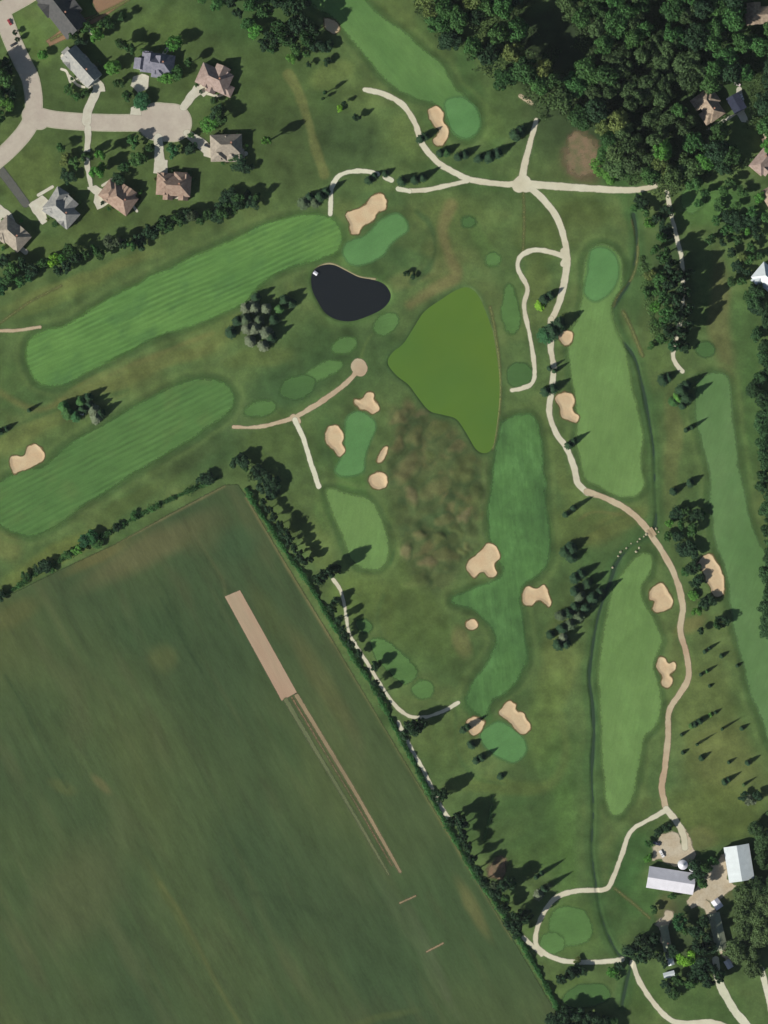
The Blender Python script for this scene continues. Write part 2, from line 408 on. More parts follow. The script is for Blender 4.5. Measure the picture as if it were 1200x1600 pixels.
BSD = []; BN = 2.6*noise2(RH, RW, 7, 95) + 1.3*noise2(RH, RW, 3.5, 96)
for lab, poly in BUNKERS:
    sd, wn_ = sdf_poly(poly); sd = (sd + BN).astype(np.float32); BSD.append((lab, sd, wn_))
    CARVE = np.maximum(CARVE, 0.38*sstep(sd, -1.0, 5.0) + 0.12*sstep(sd, 1.5, 3.0))
ZR = RZ - CARVE
def zpix(x, y, raw=False):
    i = int(np.clip(round(x)+M0, 0, RW-1)); j = int(np.clip(round(y)+M0, 0, RH-1))
    return float((RZ if raw else ZR)[j, i])

# ------------------------------------------------------------------ sward colours (what grows where)
def C3(r, g, b): return np.array(alb(r, g, b), np.float32)
base = np.empty((RH, RW, 3), np.float32); base[:] = C3(84,106,61)
warpx = 16*fbm(RH, RW, 46, 21, 3); warpy = 16*fbm(RH, RW, 46, 31, 3)
n1 = fbm(RH, RW, 70, 41, 4)
def lay(mask, col):
    global base
    mask = np.clip(mask, 0, 1); base = base*(1-mask[..., None]) + C3(*col)*mask[..., None]
lay(sstep(n1, 0.05, 0.45)*0.55, (90,110,62))
lay(sstep(-n1, 0.05, 0.45)*0.55, (64,90,51))
n3 = fbm(RH, RW, 38, 45, 4)
lay(sstep(n3, 0.05, 0.4)*0.6, (98,114,66)); lay(sstep(-n3, 0.05, 0.4)*0.6, (66,92,51))
BLOBS = [ # x, y, rx, ry, angle, colour, strength
 (220,200,260,220,0,(74,92,50),.6),(45,270,48,50,0,(92,108,58),.7),(420,150,110,150,-10,(76,88,50),.7),(330,60,60,50,0,(76,86,50),.7),(250,50,70,35,-15,(84,96,52),.7),(45,60,25,50,-30,(100,116,62),.7),
 (150,345,60,22,-20,(84,92,50),.7),(60,390,60,25,0,(84,92,50),.6),
 (520,118,38,22,-30,(108,116,66),.8),(548,150,60,26,40,(98,108,62),.6),(470,230,60,70,0,(70,86,50),.6),(545,225,60,50,0,(64,84,50),.7),
 (360,395,240,14,-21,(104,112,64),.7),(120,440,130,12,-22,(112,114,66),.8),(600,310,40,14,0,(70,96,56),.6),
 (620,40,26,70,-35,(96,104,58),.6),(640,200,30,26,40,(104,112,66),.5),(745,150,20,100,-20,(66,100,54),.6),(790,160,30,60,0,(84,110,60),.6),(760,190,24,40,-15,(92,112,60),.5),
 (650,215,60,36,20,(86,104,56),.5),(700,330,60,30,0,(92,98,56),.7),(690,400,30,50,10,(98,102,60),.7),(740,350,50,50,0,(84,106,58),.5),(650,430,90,14,-25,(104,106,66),.7),
 (840,370,40,40,0,(84,100,54),.7),(910,330,50,26,0,(88,98,54),.8),(840,440,22,40,0,(100,106,60),.7),(900,350,40,40,0,(80,94,52),.6),
 (909,240,33,42,-8,(128,108,84),.95),(905,245,22,30,-8,(138,112,90),.5),(960,245,40,50,0,(58,104,52),.7),
 (930,200,30,30,0,(60,100,50),.4),
 (450,600,80,40,-25,(56,84,50),.7),(560,560,70,60,0,(66,96,56),.4),(500,540,60,40,0,(60,86,48),.6),(460,570,70,26,-20,(60,84,48),.5),(330,520,60,32,-30,(104,112,64),.75),(400,560,60,16,-10,(98,106,60),.7),
 (220,580,150,14,-22,(106,106,62),.8),(120,640,130,12,-24,(104,110,64),.8),(30,680,60,20,-24,(110,114,66),.8),(60,620,80,16,-20,(66,92,52),.6),(90,465,90,10,-22,(108,116,64),.6),(320,480,40,40,0,(78,110,58),.4),(330,700,60,50,-20,(58,82,48),.7),(290,720,60,20,-25,(72,80,48),.7),(200,790,70,14,-28,(84,92,52),.8),(80,870,110,18,-27,(104,108,58),.8),(10,850,30,20,0,(118,116,70),.6),
 (0,600,60,40,0,(70,96,52),.6),(430,690,60,50,0,(74,92,50),.7),(370,650,30,30,0,(90,104,66),.5),(440,800,36,60,-28,(74,92,50),.6),(500,850,24,50,-15,(106,116,66),.7),(505,790,14,40,-10,(84,112,60),.6),
 (560,930,44,40,10,(102,116,62),.8),(620,890,26,50,0,(92,106,60),.7),(640,960,60,60,20,(88,98,54),.8),(700,1010,30,50,-20,(84,96,52),.7),(720,1005,14,30,-20,(112,104,68),.7),(600,950,16,60,-10,(84,100,54),.5),
 (660,1010,60,30,40,(80,92,50),.6),(700,1050,60,30,0,(70,94,52),.5),
 (690,1160,60,60,0,(76,96,52),.6),(655,1150,30,40,0,(92,108,62),.4),
 (870,1040,28,90,8,(106,112,64),.75),(850,1120,30,80,10,(98,112,60),.7),(885,960,20,60,0,(80,100,56),.5),(870,1180,30,50,20,(82,110,58),.6),(790,1225,80,16,5,(92,110,58),.7),(790,1290,90,55,0,(62,90,48),.7),(880,1290,36,100,0,(74,104,54),.6),(850,1340,60,30,0,(78,104,54),.5),
 (900,760,22,40,0,(96,106,60),.7),(905,820,50,36,-20,(96,104,58),.8),(960,820,60,20,-25,(104,104,60),.7),(870,720,12,60,-10,(94,102,58),.6),
 (1048,690,16,80,0,(104,104,64),.8),(1048,770,14,40,0,(100,106,64),.6),(1075,720,20,60,0,(80,102,58),.5),
 (1128,500,20,110,-4,(104,100,64),.85),(1100,430,16,70,0,(82,104,58),.5),(1165,540,26,90,0,(66,100,54),.5),(1175,650,20,120,0,(64,98,52),.5),
 (1000,440,26,80,0,(74,106,60),.5),(1030,560,30,30,0,(88,112,62),.6),(1015,500,18,50,0,(88,94,56),.5),
 (1105,1130,60,120,-12,(102,108,62),.8),(1130,1190,60,60,0,(108,108,64),.7),(1120,1270,80,50,0,(98,104,56),.8),(1078,1230,24,60,0,(92,108,60),.5),(1180,1120,26,60,-30,(80,104,58),.5),(1055,1030,14,40,0,(98,100,60),.6),(1080,975,30,14,-30,(124,110,70),.6),(1060,1180,12,60,0,(98,112,70),.4),
 (1005,1180,16,40,10,(82,98,56),.6),(1000,1260,20,40,10,(96,104,60),.5),(985,1340,30,60,15,(58,94,50),.8),(1000,1400,40,36,0,(68,104,54),.6),(960,1420,40,50,0,(62,92,50),.5),
 (890,1450,60,50,0,(82,108,56),.6),(870,1540,50,26,-30,(88,112,58),.5),(1010,1560,36,40,0,(78,102,52),.6),(1110,1570,60,40,0,(66,92,48),.6),(1090,1310,30,20,0,(118,112,72),.6),(1130,1400,20,14,-20,(146,130,92),.7),(1040,1420,20,26,0,(124,112,76),.6),
 (715,1600,60,80,20,(96,108,60),.4),(765,1500,10,60,-30,(98,112,60),.3),
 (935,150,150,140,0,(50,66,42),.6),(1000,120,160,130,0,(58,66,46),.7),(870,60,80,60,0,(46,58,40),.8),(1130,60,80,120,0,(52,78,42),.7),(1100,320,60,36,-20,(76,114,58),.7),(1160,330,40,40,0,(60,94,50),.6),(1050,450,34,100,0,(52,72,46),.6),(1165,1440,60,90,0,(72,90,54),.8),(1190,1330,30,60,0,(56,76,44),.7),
 (1070,1450,50,60,0,(60,70,48),.6),(985,300,20,60,0,(64,100,54),.5),
 (400,20,100,60,0,(60,88,48),.6),(700,60,60,60,0,(62,92,50),.5),
 (635,660,16,34,10,(128,106,78),.6),(680,690,40,30,0,(92,96,60),.6),
]
for (x, y, rx, ry, an, col, st) in BLOBS:
    pad = max(rx, ry)*1.5 + 30
    i0, i1, j0, j1 = window(x-pad, x+pad, y-pad, y+pad)
    if i1 <= i0 or j1 <= j0: continue
    a = math.radians(an)
    u = XX[j0:j1, i0:i1] + warpx[j0:j1, i0:i1] - x; v = YY[j0:j1, i0:i1] + warpy[j0:j1, i0:i1] - y
    p = (u*math.cos(a)+v*math.sin(a))/rx; q = (-u*math.sin(a)+v*math.cos(a))/ry
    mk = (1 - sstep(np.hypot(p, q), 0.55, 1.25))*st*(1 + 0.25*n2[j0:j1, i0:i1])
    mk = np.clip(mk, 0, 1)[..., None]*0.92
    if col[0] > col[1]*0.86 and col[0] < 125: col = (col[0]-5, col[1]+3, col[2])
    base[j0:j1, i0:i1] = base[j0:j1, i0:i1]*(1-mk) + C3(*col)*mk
# heath hollow between the fairways: brown, rust and green in ragged patches
h1 = fbm(RH, RW, 26, 61, 4); h2 = fbm(RH, RW, 14, 71, 4)
lay(hm*0.8, (80,92,56)); lay(hm*sstep(h1, 0.0, 0.3)*0.65, (102,98,64)); lay(hm*sstep(-h2, 0.05, 0.3)*0.7, (62,84,50))
lay(sstep(MSD, 0.95, 1.15)*(1-sstep(MSD, 1.2, 1.6))*0.35*hm, (58,80,48))
tops = [(108,104,70),(102,104,66),(116,108,78),(98,106,62),(90,104,60)]
for q_ in range(5):
    lay((MID % 5 == q_)*(1 - sstep(MSD + 0.5*h2, 0.45, 1.2))*0.62, tops[q_])
def band(pts, w, col, st, soft=6):
    sd, _ = sdf_lines([(pts, w)]); lay(st*sstep(sd + 5*n2, -soft, soft), col)
band([(450,116),(466,145),(480,185),(492,225),(506,272)], 15, (106,112,66), .75, 3)
band([(705,322),(692,360),(702,400),(712,430),(680,452),(642,476)], 16, (112,108,70), .75)
band([(535,690),(543,730),(552,775)], 44, (84,118,62), .75, 4)
band([(742,1100),(760,1130),(780,1150)], 34, (78,118,62), .7, 4)
band([(518,362),(545,392)], 46, (92,124,66), .7, 5)
band([(735,345),(752,378),(772,405)], 22, (90,118,64), .7)
band([(602,508),(575,530),(562,565)], 5, (98,120,66), .6, 3)
band([(650,330),(672,352),(680,390),(668,420),(645,440)], 7, (58,84,50), .7, 4)
band([(608,395),(640,405),(662,412)], 30, (68,96,56), .6)
band([(610,880),(618,850),(608,815)], 3, (66,96,54), .7, 2)
band([(905,812),(930,800),(985,806)], 4, (110,106,66), .5, 3); band([(890,850),(930,826),(990,800)], 5, (76,96,54), .5, 3)
band([(700,1230),(760,1228),(830,1235),(870,1215),(884,1170),(876,1120)], 14, (94,112,62), .6)
band([(716,1095),(712,1130),(716,1180),(745,1215),(790,1226)], 5, (70,98,56), .5, 3)
band([(880,1240),(884,1320),(890,1390)], 26, (86,118,60), .4)
band([(-40,590),(60,640),(130,600),(230,560),(330,520)], 8, (112,110,66), .5, 5); band([(-20,690),(60,650),(200,610)], 6, (64,92,52), .6, 4)
band([(600,930),(590,960),(600,1000),(640,1030)], 6, (66,92,52), .5, 4)
# darker lush collar round fairways is longer grass
FWS = [
 ("fairway at the top running down to a green", 'fairway_ne', [(462,-70),(470,-20),(492,8),(515,22),(532,42),(560,76),(590,112),(618,138),(645,152),(668,160),(690,168),(698,190),(712,214),(735,218),(748,200),(750,180),(738,160),(715,140),(702,118),(690,98),(668,82),(648,66),(625,45),(602,26),(578,8),(555,-20),(545,-70)]),
 ("long striped fairway at the upper left", 'fairway_stripe', [(40,545),(55,522),(110,503),(160,470),(220,440),(300,402),(380,365),(430,345),(480,334),(520,343),(536,372),(522,398),(480,410),(440,425),(410,445),(385,470),(340,495),(300,510),(260,523),(215,540),(170,565),(130,585),(100,602),(65,600),(45,580)]),
 ("striped fairway at the left below the long one", 'fairway_stripe2', [(-70,780),(-30,762),(0,752),(35,735),(62,730),(95,705),(130,680),(170,660),(220,628),(270,603),(320,592),(352,600),(365,620),(355,645),(320,670),(270,705),(220,735),(170,765),(120,800),(80,826),(50,836),(20,831),(-20,815),(-70,835)]),
 ("pale smooth fairway right of the cart path", 'fairway_light', [(903,500),(908,470),(912,430),(918,396),(932,383),(952,384),(970,402),(975,430),(968,455),(957,475),(962,500),(975,535),(982,570),(988,610),(1000,650),(1005,690),(1003,730),(1009,758),(995,774),(965,775),(935,762),(915,745),(905,715),(900,690),(902,660),(900,640),(893,600),(889,560),(893,520)]),
 ("mottled middle fairway", 'fairway_mid', [(785,658),(812,646),(838,653),(848,690),(850,740),(855,800),(860,850),(856,880),(840,900),(818,916),(814,950),(822,985),(823,1030),(812,1060),(790,1082),(772,1096),(758,1122),(742,1115),(728,1098),(738,1062),(762,1032),(776,1005),(770,985),(757,968),(735,952),(708,944),(708,932),(740,918),(772,908),(785,890),(770,860),(762,800),(768,760),(772,710),(778,680)]),
 ("short bright fairway beside the tree row", 'fairway_light', [(510,765),(545,770),(575,780),(590,800),(605,830),(608,860),(600,882),(580,890),(560,885),(545,865),(535,835),(520,805)]),
 ("south fairway between the ditch and the brown cart path", 'fairway_light', [(985,880),(1003,864),(1020,868),(1016,895),(1004,918),(1008,945),(1024,970),(1033,1000),(1025,1022),(1022,1045),(1030,1075),(1035,1105),(1025,1135),(1005,1155),(1000,1190),(995,1220),(985,1255),(965,1275),(950,1265),(945,1225),(940,1180),(940,1120),(934,1060),(940,1000),(950,950),(962,915)]),
 ("far right fairway", 'fairway_east', [(1088,600),(1102,586),(1122,583),(1138,595),(1145,650),(1155,720),(1165,780),(1180,830),(1200,865),(1240,905),(1270,960),(1270,1200),(1215,1180),(1190,1130),(1165,1060),(1150,1000),(1140,950),(1136,900),(1118,850),(1112,800),(1108,740),(1095,690),(1086,640)]),
]
GREENS = [
 ("oval green at the foot of the top fairway", [(697,158),(722,152),(742,165),(750,185),(746,205),(728,217),(710,208),(700,188)]),
 ("green between the kidney bunker and the dark pond", [(590,346),(605,335),(622,331),(636,344),(638,360),(624,371),(611,383),(601,398),(582,410),(560,416),(545,411),(536,396),(540,380),(552,374),(566,370),(578,360)]),
 ("green at the top of the pale east fairway", [(925,390),(945,386),(962,398),(969,425),(960,450),(942,466),(925,470),(912,455),(918,425),(919,405)]),
 ("small green ringed by four bunkers", [(540,652),(560,642),(584,655),(588,670),(580,690),(572,715),(568,738),(545,746),(522,738),(530,715),(537,690)]),
 ("lowest green between its two bunkers", [(752,1142),(775,1127),(795,1135),(818,1155),(822,1175),(805,1192),(785,1185),(762,1170),(750,1155)]),
]
TEES = [circle(732,348,14,13),circle(770,405,14,13),circle(798,487,14,38,-6,10,.06),circle(812,586,20,17),circle(538,540,24,16,-25),circle(508,578,34,14,-25,10,.08),circle(465,605,28,16,-20),circle(405,640,25,13,-12),circle(1083,312,19,24,20),circle(1102,545,14,11),circle(892,1447,34,30,25),circle(862,1474,18,15),circle(915,1557,38,20,-12),[(578,1000),(600,998),(625,1020),(648,1042),(646,1060),(628,1068),(608,1052),(590,1028)],circle(660,1079,18,15),circle(570,978,16,13,20),circle(602,508,24,17,-30)]
fsd = []
for lab, mt, poly in FWS:
    sd, wn_ = sdf_poly(poly, pad=20); sd = sd + 5.0*n2 + 2.0*fbm(RH, RW, 8, 91, 2).astype(np.float32); fsd.append((lab, mt, sd.astype(np.float32), wn_))
    lay(0.45*sstep(sd, -21, -14)*(1-sstep(sd, -13, -9)), (94,116,66))
    lay(0.6*sstep(sd, -11, -5)*(1+0.4*n2).clip(0, 1), (62,88,48))
lay(0.6*sstep(STREAM_SD+6*n2, -16, -7).clip(0,1), (66,96,54)); lay(0.8*sstep(STREAM_SD+6.0*n2, -4.5, 0.5).clip(0,1), (46,72,46))
lay(0.6*sstep(_w['g'][0], -14, -3), (64,90,52)); lay(0.5*sstep(_w['d'][0], -16, -4), (78,108,58))
base *= (1 + 0.36*n2 + 0.30*fbm(RH, RW, 14, 83, 3) + 0.16*fbm(RH, RW, 9, 81, 2))[..., None]

# ------------------------------------------------------------------ ground: one sheet out to the horizon
ST = 2
ix = np.arange(0, RW, ST); iy = np.arange(0, RH, ST)
ext = np.array([12, 30, 60, 120, 240, 480, 900, 1800, 3600, 7200, 14000, 24000], float)
gx = np.concatenate([PX[0]-ext[::-1], PX[ix], PX[ix[-1]]+ext]); gy = np.concatenate([PY[0]-ext[::-1], PY[iy], PY[iy[-1]]+ext])
cix = np.clip(np.concatenate([np.zeros(12, int), ix, np.full(12, ix[-1])]), 0, RW-1); ciy = np.clip(np.concatenate([np.zeros(12, int), iy, np.full(12, iy[-1])]), 0, RH-1)
GX, GY = np.meshgrid(gx, gy); GZ = ZR[np.ix_(ciy, cix)].copy(); GC = base[np.ix_(ciy, cix)]
out = np.maximum(np.maximum(-M0-GX, GX-1200-M0), np.maximum(-M0-GY, GY-1600-M0))
GZ *= 1 - sstep(out, 0, 60)
co = np.stack([(GX-600)*S, (800-GY)*S, GZ], -1).reshape(-1, 3)
h, w = GX.shape; idx = np.arange(h*w).reshape(h, w)
F = np.stack([idx[1:, :-1], idx[1:, 1:], idx[:-1, 1:], idx[:-1, :-1]], -1).reshape(-1, 4)
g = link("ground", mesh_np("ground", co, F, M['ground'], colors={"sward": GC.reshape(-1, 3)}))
tag(g, kind='structure')

_layer = [0]
def sheet(name, sd, win, mat, zoff, feather=1.6, step=1, zarr=None, kind='structure', label=None, cat=None, group=None, parent=None, colors=None, flat=None):
    """a sheet following the ground where sd > -feather (px)"""
    i0, i1, j0, j1 = win
    i0 -= i0 % step; j0 -= j0 % step
    jj = np.arange(j0, min(j1, RH), step); ii = np.arange(i0, min(i1, RW), step)
    s = sd[np.ix_(jj, ii)]; z = (ZR if zarr is None else zarr)[np.ix_(jj, ii)] + zoff
    if flat is not None: z = np.full_like(z, flat)
    m_ = s > -feather
    keep = m_[1:, 1:] | m_[:-1, 1:] | m_[1:, :-1] | m_[:-1, :-1]
    hh, ww = s.shape; idx = np.arange(hh*ww).reshape(hh, ww)
    F = np.stack([idx[1:, :-1], idx[1:, 1:], idx[:-1, 1:], idx[:-1, :-1]], -1)[keep]
    used = np.unique(F); rem = -np.ones(hh*ww, int); rem[used] = np.arange(len(used))
    gx, gy = np.meshgrid(PX[ii], PY[jj])
    co = np.stack([(gx-600)*S, (800-gy)*S, z], -1).reshape(-1, 3)[used]
    cl = {"sward": colors[np.ix_(jj, ii)].reshape(-1, 3)[used]} if colors is not None else None
    me = mesh_np(name, co, rem[F], mat, attrs={"edge": s.ravel()[used]*S}, colors=cl)
    o = link(name, me, parent)
    tag(o, label, cat, group, kind); return o

# crop field below the left fairway
FIELD = [(-90,985),(0,937),(90,892),(180,850),(270,800),(352,757),(372,757),(385,775),(440,868),(520,1000),(600,1135),(700,1300),(800,1465),(880,1600),(925,1690),(-90,1690)]
fs, fw = sdf_poly(FIELD, smooth=False)
fc = np.empty((RH, RW, 3), np.float32); fc[:] = C3(73,90,56)
ang = math.radians(61); U = XX*math.cos(ang) + YY*math.sin(ang); V = -XX*math.sin(ang) + YY*math.cos(ang)
def rotn(cu, cv, seed):
    n = noise2(2600, 3400, cv, seed, cu)   # rows = V, cols = U
    return n[np.clip((V+1750).astype(int), 0, 2599), np.clip((U+500).astype(int), 0, 3399)]
def flay(mk, col):
    global fc
    fc = fc*(1-mk[..., None]) + C3(*col)*mk[..., None]
a1 = rotn(170, 70, 5); a2 = rotn(60, 16, 6); a3 = rotn(120, 10, 8); a4 = rotn(90, 60, 9)
flay(sstep(a1, 0.0, 0.7)*0.7, (86,96,58)); flay(sstep(-a1, 0.0, 0.6)*0.7, (60,80,52)); flay(sstep(a4, 0.2, 0.8)*0.5, (62,86,54))
flay(sstep(a2, 0.2, 0.8)*0.4, (86,92,62)); flay(sstep(-a3, 0.25, 0.8)*0.35, (62,72,48)); flay(sstep(a3, 0.35, 0.9)*0.35, (92,98,64))
for (x, y, rx, ry, an, col, st) in [(230,860,120,26,-28,(98,98,66),.75),(150,870,60,12,-28,(112,104,64),.5),(20,960,50,20,-28,(92,96,58),.6),(320,830,50,36,-20,(86,92,60),.5),(375,850,36,30,20,(62,86,56),.7),(158,1226,22,8,50,(108,106,70),.6),(100,1228,26,10,20,(90,98,58),.5),(270,1420,90,8,61,(88,98,56),.5),(255,1030,26,22,60,(98,104,62),.6),(230,985,60,40,0,(58,80,50),.6),(120,1400,70,110,30,(86,94,62),.6),(500,1060,110,18,60,(92,96,60),.6),(420,960,60,18,60,(78,90,54),.6),(500,900,50,8,60,(128,118,76),.6),(540,1000,90,7,60,(106,106,64),.6),(640,1180,90,8,60,(116,112,72),.6),(700,1290,80,9,60,(112,114,70),.6),(740,1420,60,12,60,(104,106,66),.7),(455,880,40,7,60,(142,128,88),.7),(600,1590,60,7,-15,(92,104,60),.4),(560,1420,160,60,60,(66,84,54),.5),(450,1430,40,40,0,(60,78,50),.5),(520,1230,90,60,60,(76,92,56),.4),(60,1130,90,10,61,(58,74,46),.5),(275,960,70,6,66,(54,74,46),.5),(640,1450,120,12,60,(80,94,64),.5),(690,1550,60,10,60,(84,98,66),.5),(300,1120,120,30,60,(62,80,50),.5),(440,1160,60,20,60,(62,84,52),.4)]:
    a = math.radians(an); u = XX+warpx*.6-x; v = YY+warpy*.6-y
    p = (u*math.cos(a)+v*math.sin(a))/rx; q = (-u*math.sin(a)+v*math.cos(a))/ry
    flay((1-sstep(np.hypot(p, q), 0.4, 1.3))*st, col)
def fline(pts, w, col, st, soft=2.5):
    sd, _ = sdf_lines([(pts, w)]); flay(st*sstep(sd + 1.5*n2, -soft, soft), col)
fline([(252,935),(268,965),(288,1005),(315,1050)], 4, (52,72,46), .6); fline([(8,1055),(35,1100),(62,1160),(105,1230)], 4, (54,74,46), .6)
fline([(95,930),(120,980),(150,1040)], 3, (54,76,48), .4); fline([(300,1180),(340,1260),(360,1300)], 3, (56,76,48), .4)
fline([(250,1380),(290,1440),(335,1530),(375,1600)], 5, (98,104,62), .6, 4); fline([(300,830),(345,900),(352,930)], 4, (94,100,66), .5)
fline([(60,900),(130,862),(200,838),(350,760)], 4, (118,112,78), .7, 3); fline([(385,778),(440,872),(475,930),(520,1002)], 3, (132,122,84), .7, 3); fline([(520,1002),(600,1137),(700,1302),(800,1467)], 3, (112,112,72), .6, 3)
fline([(30,1350),(60,1420),(90,1500)], 3, (88,98,66), .4); fline([(440,860),(480,930)], 8, (92,98,60), .4, 5); fline([(640,1420),(680,1500),(700,1560)], 12, (84,94,68), .4, 6)
fline([(395,1395),(440,1405),(480,1420),(510,1440)], 6, (54,72,46), .45, 6)
sheet("field", fs, fw, M['field'], 0.03, step=2, feather=3, colors=fc, label="dull green crop field with bare brown strips at the lower left", cat=None)

# longer grass aprons, fairways, tees, greens
for i, (lab, mt, sd, wn_) in enumerate(fsd):
    sheet("fairway", sd, wn_, M[mt], 0.05 + 0.004*i, step=2, feather=5.2, label=lab)
for i, t in enumerate(TEES):
    sd, wn_ = sdf_poly(t); sheet("tee_box", (sd + 9.0*n2 + BN*.5).astype(np.float32), wn_, M['tee'] if i % 3 else M['fringe'], 0.088 + 0.0015*i, feather=5)
for i, (lab, t) in enumerate(GREENS):
    sd, wn_ = sdf_poly(t); sheet("putting_green", (sd + 3.5*n2).astype(np.float32), wn_, M['green'], 0.10 + 0.004*i, feather=4.5, label=lab)
for i, (lab, sd, wn_) in enumerate(BSD):
    sheet("bunker_bank", sd + 1.6, wn_, M['sand_lip'], 0.135, feather=2.2)
    zb = RZ - 0.38*sstep(sd, -1.0, 5.0)
    o = sheet("sand_bunker", sd, wn_, M['sand'], 0.19, feather=1.4, zarr=zb, kind=None, label=lab, cat="sand bunker", group="sand bunkers on the golf course")

# ponds and stream
sheet("water", _w['g'][0], _w['g'][1], M['algae'], 0, flat=-0.38, feather=5, step=2, label="pond covered with bright green duckweed")
sheet("water", _w['d'][0], _w['d'][1], M['water'], 0, flat=-0.45, feather=4, label="small dark clear pond")
sd, wn_ = sdf_lines([(STREAM, 2.2)]); sd = (sd - 0.9 + 3.5*n2).astype(np.float32)
zs = RZ - 0.42
sheet("water", sd, wn_, M['ditch_water'], 0, zarr=zs, feather=1.5, label="narrow dark stream winding down the right side")
sd, wn_ = sdf_lines([([(489,436),(492,424),(500,416),(516,412),(534,419),(550,428),(566,434),(586,436)], 3.2)])
sheet("shore", sd, wn_, plain_mat("shore_stone", alb(158,150,118), alb(128,124,92), scale=0.6, edge=(0.6, 0.9)), 0.09)

# paths
def path(name, lines, mat, z, **kw):
    sd, wn_ = sdf_lines(lines)
    if mat.startswith('cart'): sd = (sd + 0.9*n2 + 0.35*BN).astype(np.float32)
    return sheet(name, sd, wn_, M[mat], z, feather=1.8, **kw)
path("path", [
 ([(570,140),(600,147),(630,165),(648,192),(660,225),(680,250),(710,270),(740,282),(790,288),(814,286)], 9),
 ([(640,298),(665,297),(690,292),(730,283)], 7),
 ([(814,287),(820,255),(828,225),(838,188)], [12, 7]),
 ([(816,287),(870,291),(930,295),(975,297),(1000,296),(1024,290)], [13, 8]),
 ([(811,290),(817,284),(822,290)], 22),
 ([(818,286),(845,308),(870,340),(882,375),(886,405),(882,440),(873,475),(861,500)], 10),
 ([(884,402),(858,393),(832,391),(812,402),(810,422),(824,450),(819,480),(829,530),(835,575),(832,598),(815,607),(800,610)], [8, 5.5]),
 ([(880,392),(884,402),(880,412)], 9)], 'cart', 0.17, label="pale cart path branching below the top green")
path("path", [([(861,498),(860,540),(865,575),(862,610),(858,645),(868,675),(885,700),(897,730),(903,755),(918,770)], 9)], 'cart', 0.174)
path("path", [([(917,768),(950,780),(985,800),(1015,832),(1045,880),(1060,915),(1067,950),(1063,985),(1072,1020),(1076,1055),(1065,1080),(1046,1110),(1044,1150),(1039,1200),(1034,1230),(1041,1266)], 9.5)], 'cart_brown', 0.178, label="brown cart path running down beside the south fairway")
path("path", [([(1041,1266),(1010,1283),(985,1300),(970,1340),(955,1378),(942,1390),(900,1392),(870,1402),(850,1425),(838,1455),(840,1480),(865,1497),(900,1503),(940,1503),(972,1499)], 7.5),
 ([(1041,1264),(1060,1288),(1068,1305),(1070,1325)], 10),([(818,1465),(832,1478),(846,1492)], 6)], 'cart', 0.182)
path("path", [([(988,1504),(1000,1535),(1020,1565),(1045,1592),(1070,1599),(1110,1597),(1140,1606),(1180,1625)], 8)], 'cart', 0.17)
path("path", [([(365,667),(390,668),(420,664),(460,652),(490,635),(520,615),(548,592),(560,575)], [5, 9]),([(560,572),(562,576)], 24),([(458,652),(465,658)], 11)], 'cart_brown', 0.17, label="brown cart path ending in a rounded turning spot")
path("path", [([(461,656),(466,668),(474,685),(484,718),(492,742),(498,760)], [8, 7])], 'cart_pale', 0.175)
path("path", [([(516,334),(517,312),(519,292),(530,275),(550,268),(574,268),(590,272)], 7),([(602,277),(612,282)], 8),([(622,295),(640,299)], 7)], 'cart_pale', 0.175)
path("path", [([(520,905),(532,922),(538,945),(541,965),(546,990),(560,1015),(574,1036),(586,1056),(600,1078),(618,1103),(640,1119),(665,1120),(690,1112),(716,1098)], 5.5),([(622,1128),(640,1165),(660,1200),(680,1242),(690,1262),(706,1286)], 6)], 'cart', 0.17)
path("path", [([(1042,300),(1050,340),(1058,375),(1066,410),(1067,470),(1062,505),(1052,550),(1056,568),(1066,580)], 6.5)], 'cart', 0.17)
path("path", [([(-80,518),(0,517),(30,516),(62,511)], 5)], 'cart_brown', 0.17)
path("path", [([(-10,512),(18,492),(50,470),(95,447)], 3)], 'track_grass', 0.17)
path("path", [([(974,488),(984,508),(994,532),(1004,556)], 5)], 'track_grass', 0.17)
path("path", [([(813,150),(830,161)], 7)], 'cart_brown', 0.17)
path("path", [([(766,480),(774,520),(780,570),(781,625),(776,665),(770,700)], 4)], 'track_grass', 0.06)
path("path", [([(818,300),(819,345),(817,400)], 3)], 'track_grass', 0.06)
path("path", [([(770,1243),(764,1285),(756,1312)], 4)], 'fringe', 0.10)
path("path", [([(960,1388),(990,1412),(1015,1434)], 3)], 'track_grass', 0.06)
path("path", [([(988,345),(996,380),(994,415),(984,440),(966,462),(958,478)], 2.5)], 'track_grass', 0.06)

# residential street with kerb, drives
ROAD = [([(-80,70),(-20,30),(6,14),(45,-8),(90,-40)], 24),([(2,18),(18,60),(34,95),(48,125),(53,165),(46,195),(20,228),(-20,262),(-80,300)], [26, 25]),
        ([(50,178),(80,186),(120,190),(170,192),(210,192),(245,192)], 25),([(245,190),(270,192)], 58),([(50,180),(62,187)], 30)]
path("kerb", [(p, (w+2.4) if not isinstance(w, list) else [q+2.4 for q in w]) for p, w in ROAD], 'kerb', 0.25, label="pale concrete kerb along the residential street")
path("road", ROAD, 'road', 0.27, label="residential street ending in a cul-de-sac")
DRIVES = [([(286,168),(300,150),(312,138)], [11, 18]),([(247,215),(249,240),(251,255)], [13, 17]),([(292,208),(310,222),(326,235)], [13, 18]),
          ([(135,190),(139,168),(150,145),(152,134)], [15, 11]),([(122,122),(132,130),(140,136)], 6),([(108,118),(116,128),(124,134),(132,136)], 4),
          ([(137,200),(137,215),(136,240),(137,265),(142,292)], [11, 6]),([(1150,178),(1125,192),(1105,202)], 4),([(1155,140),(1157,170)], [10,12])]
sd, wn_ = sdf_lines(DRIVES)
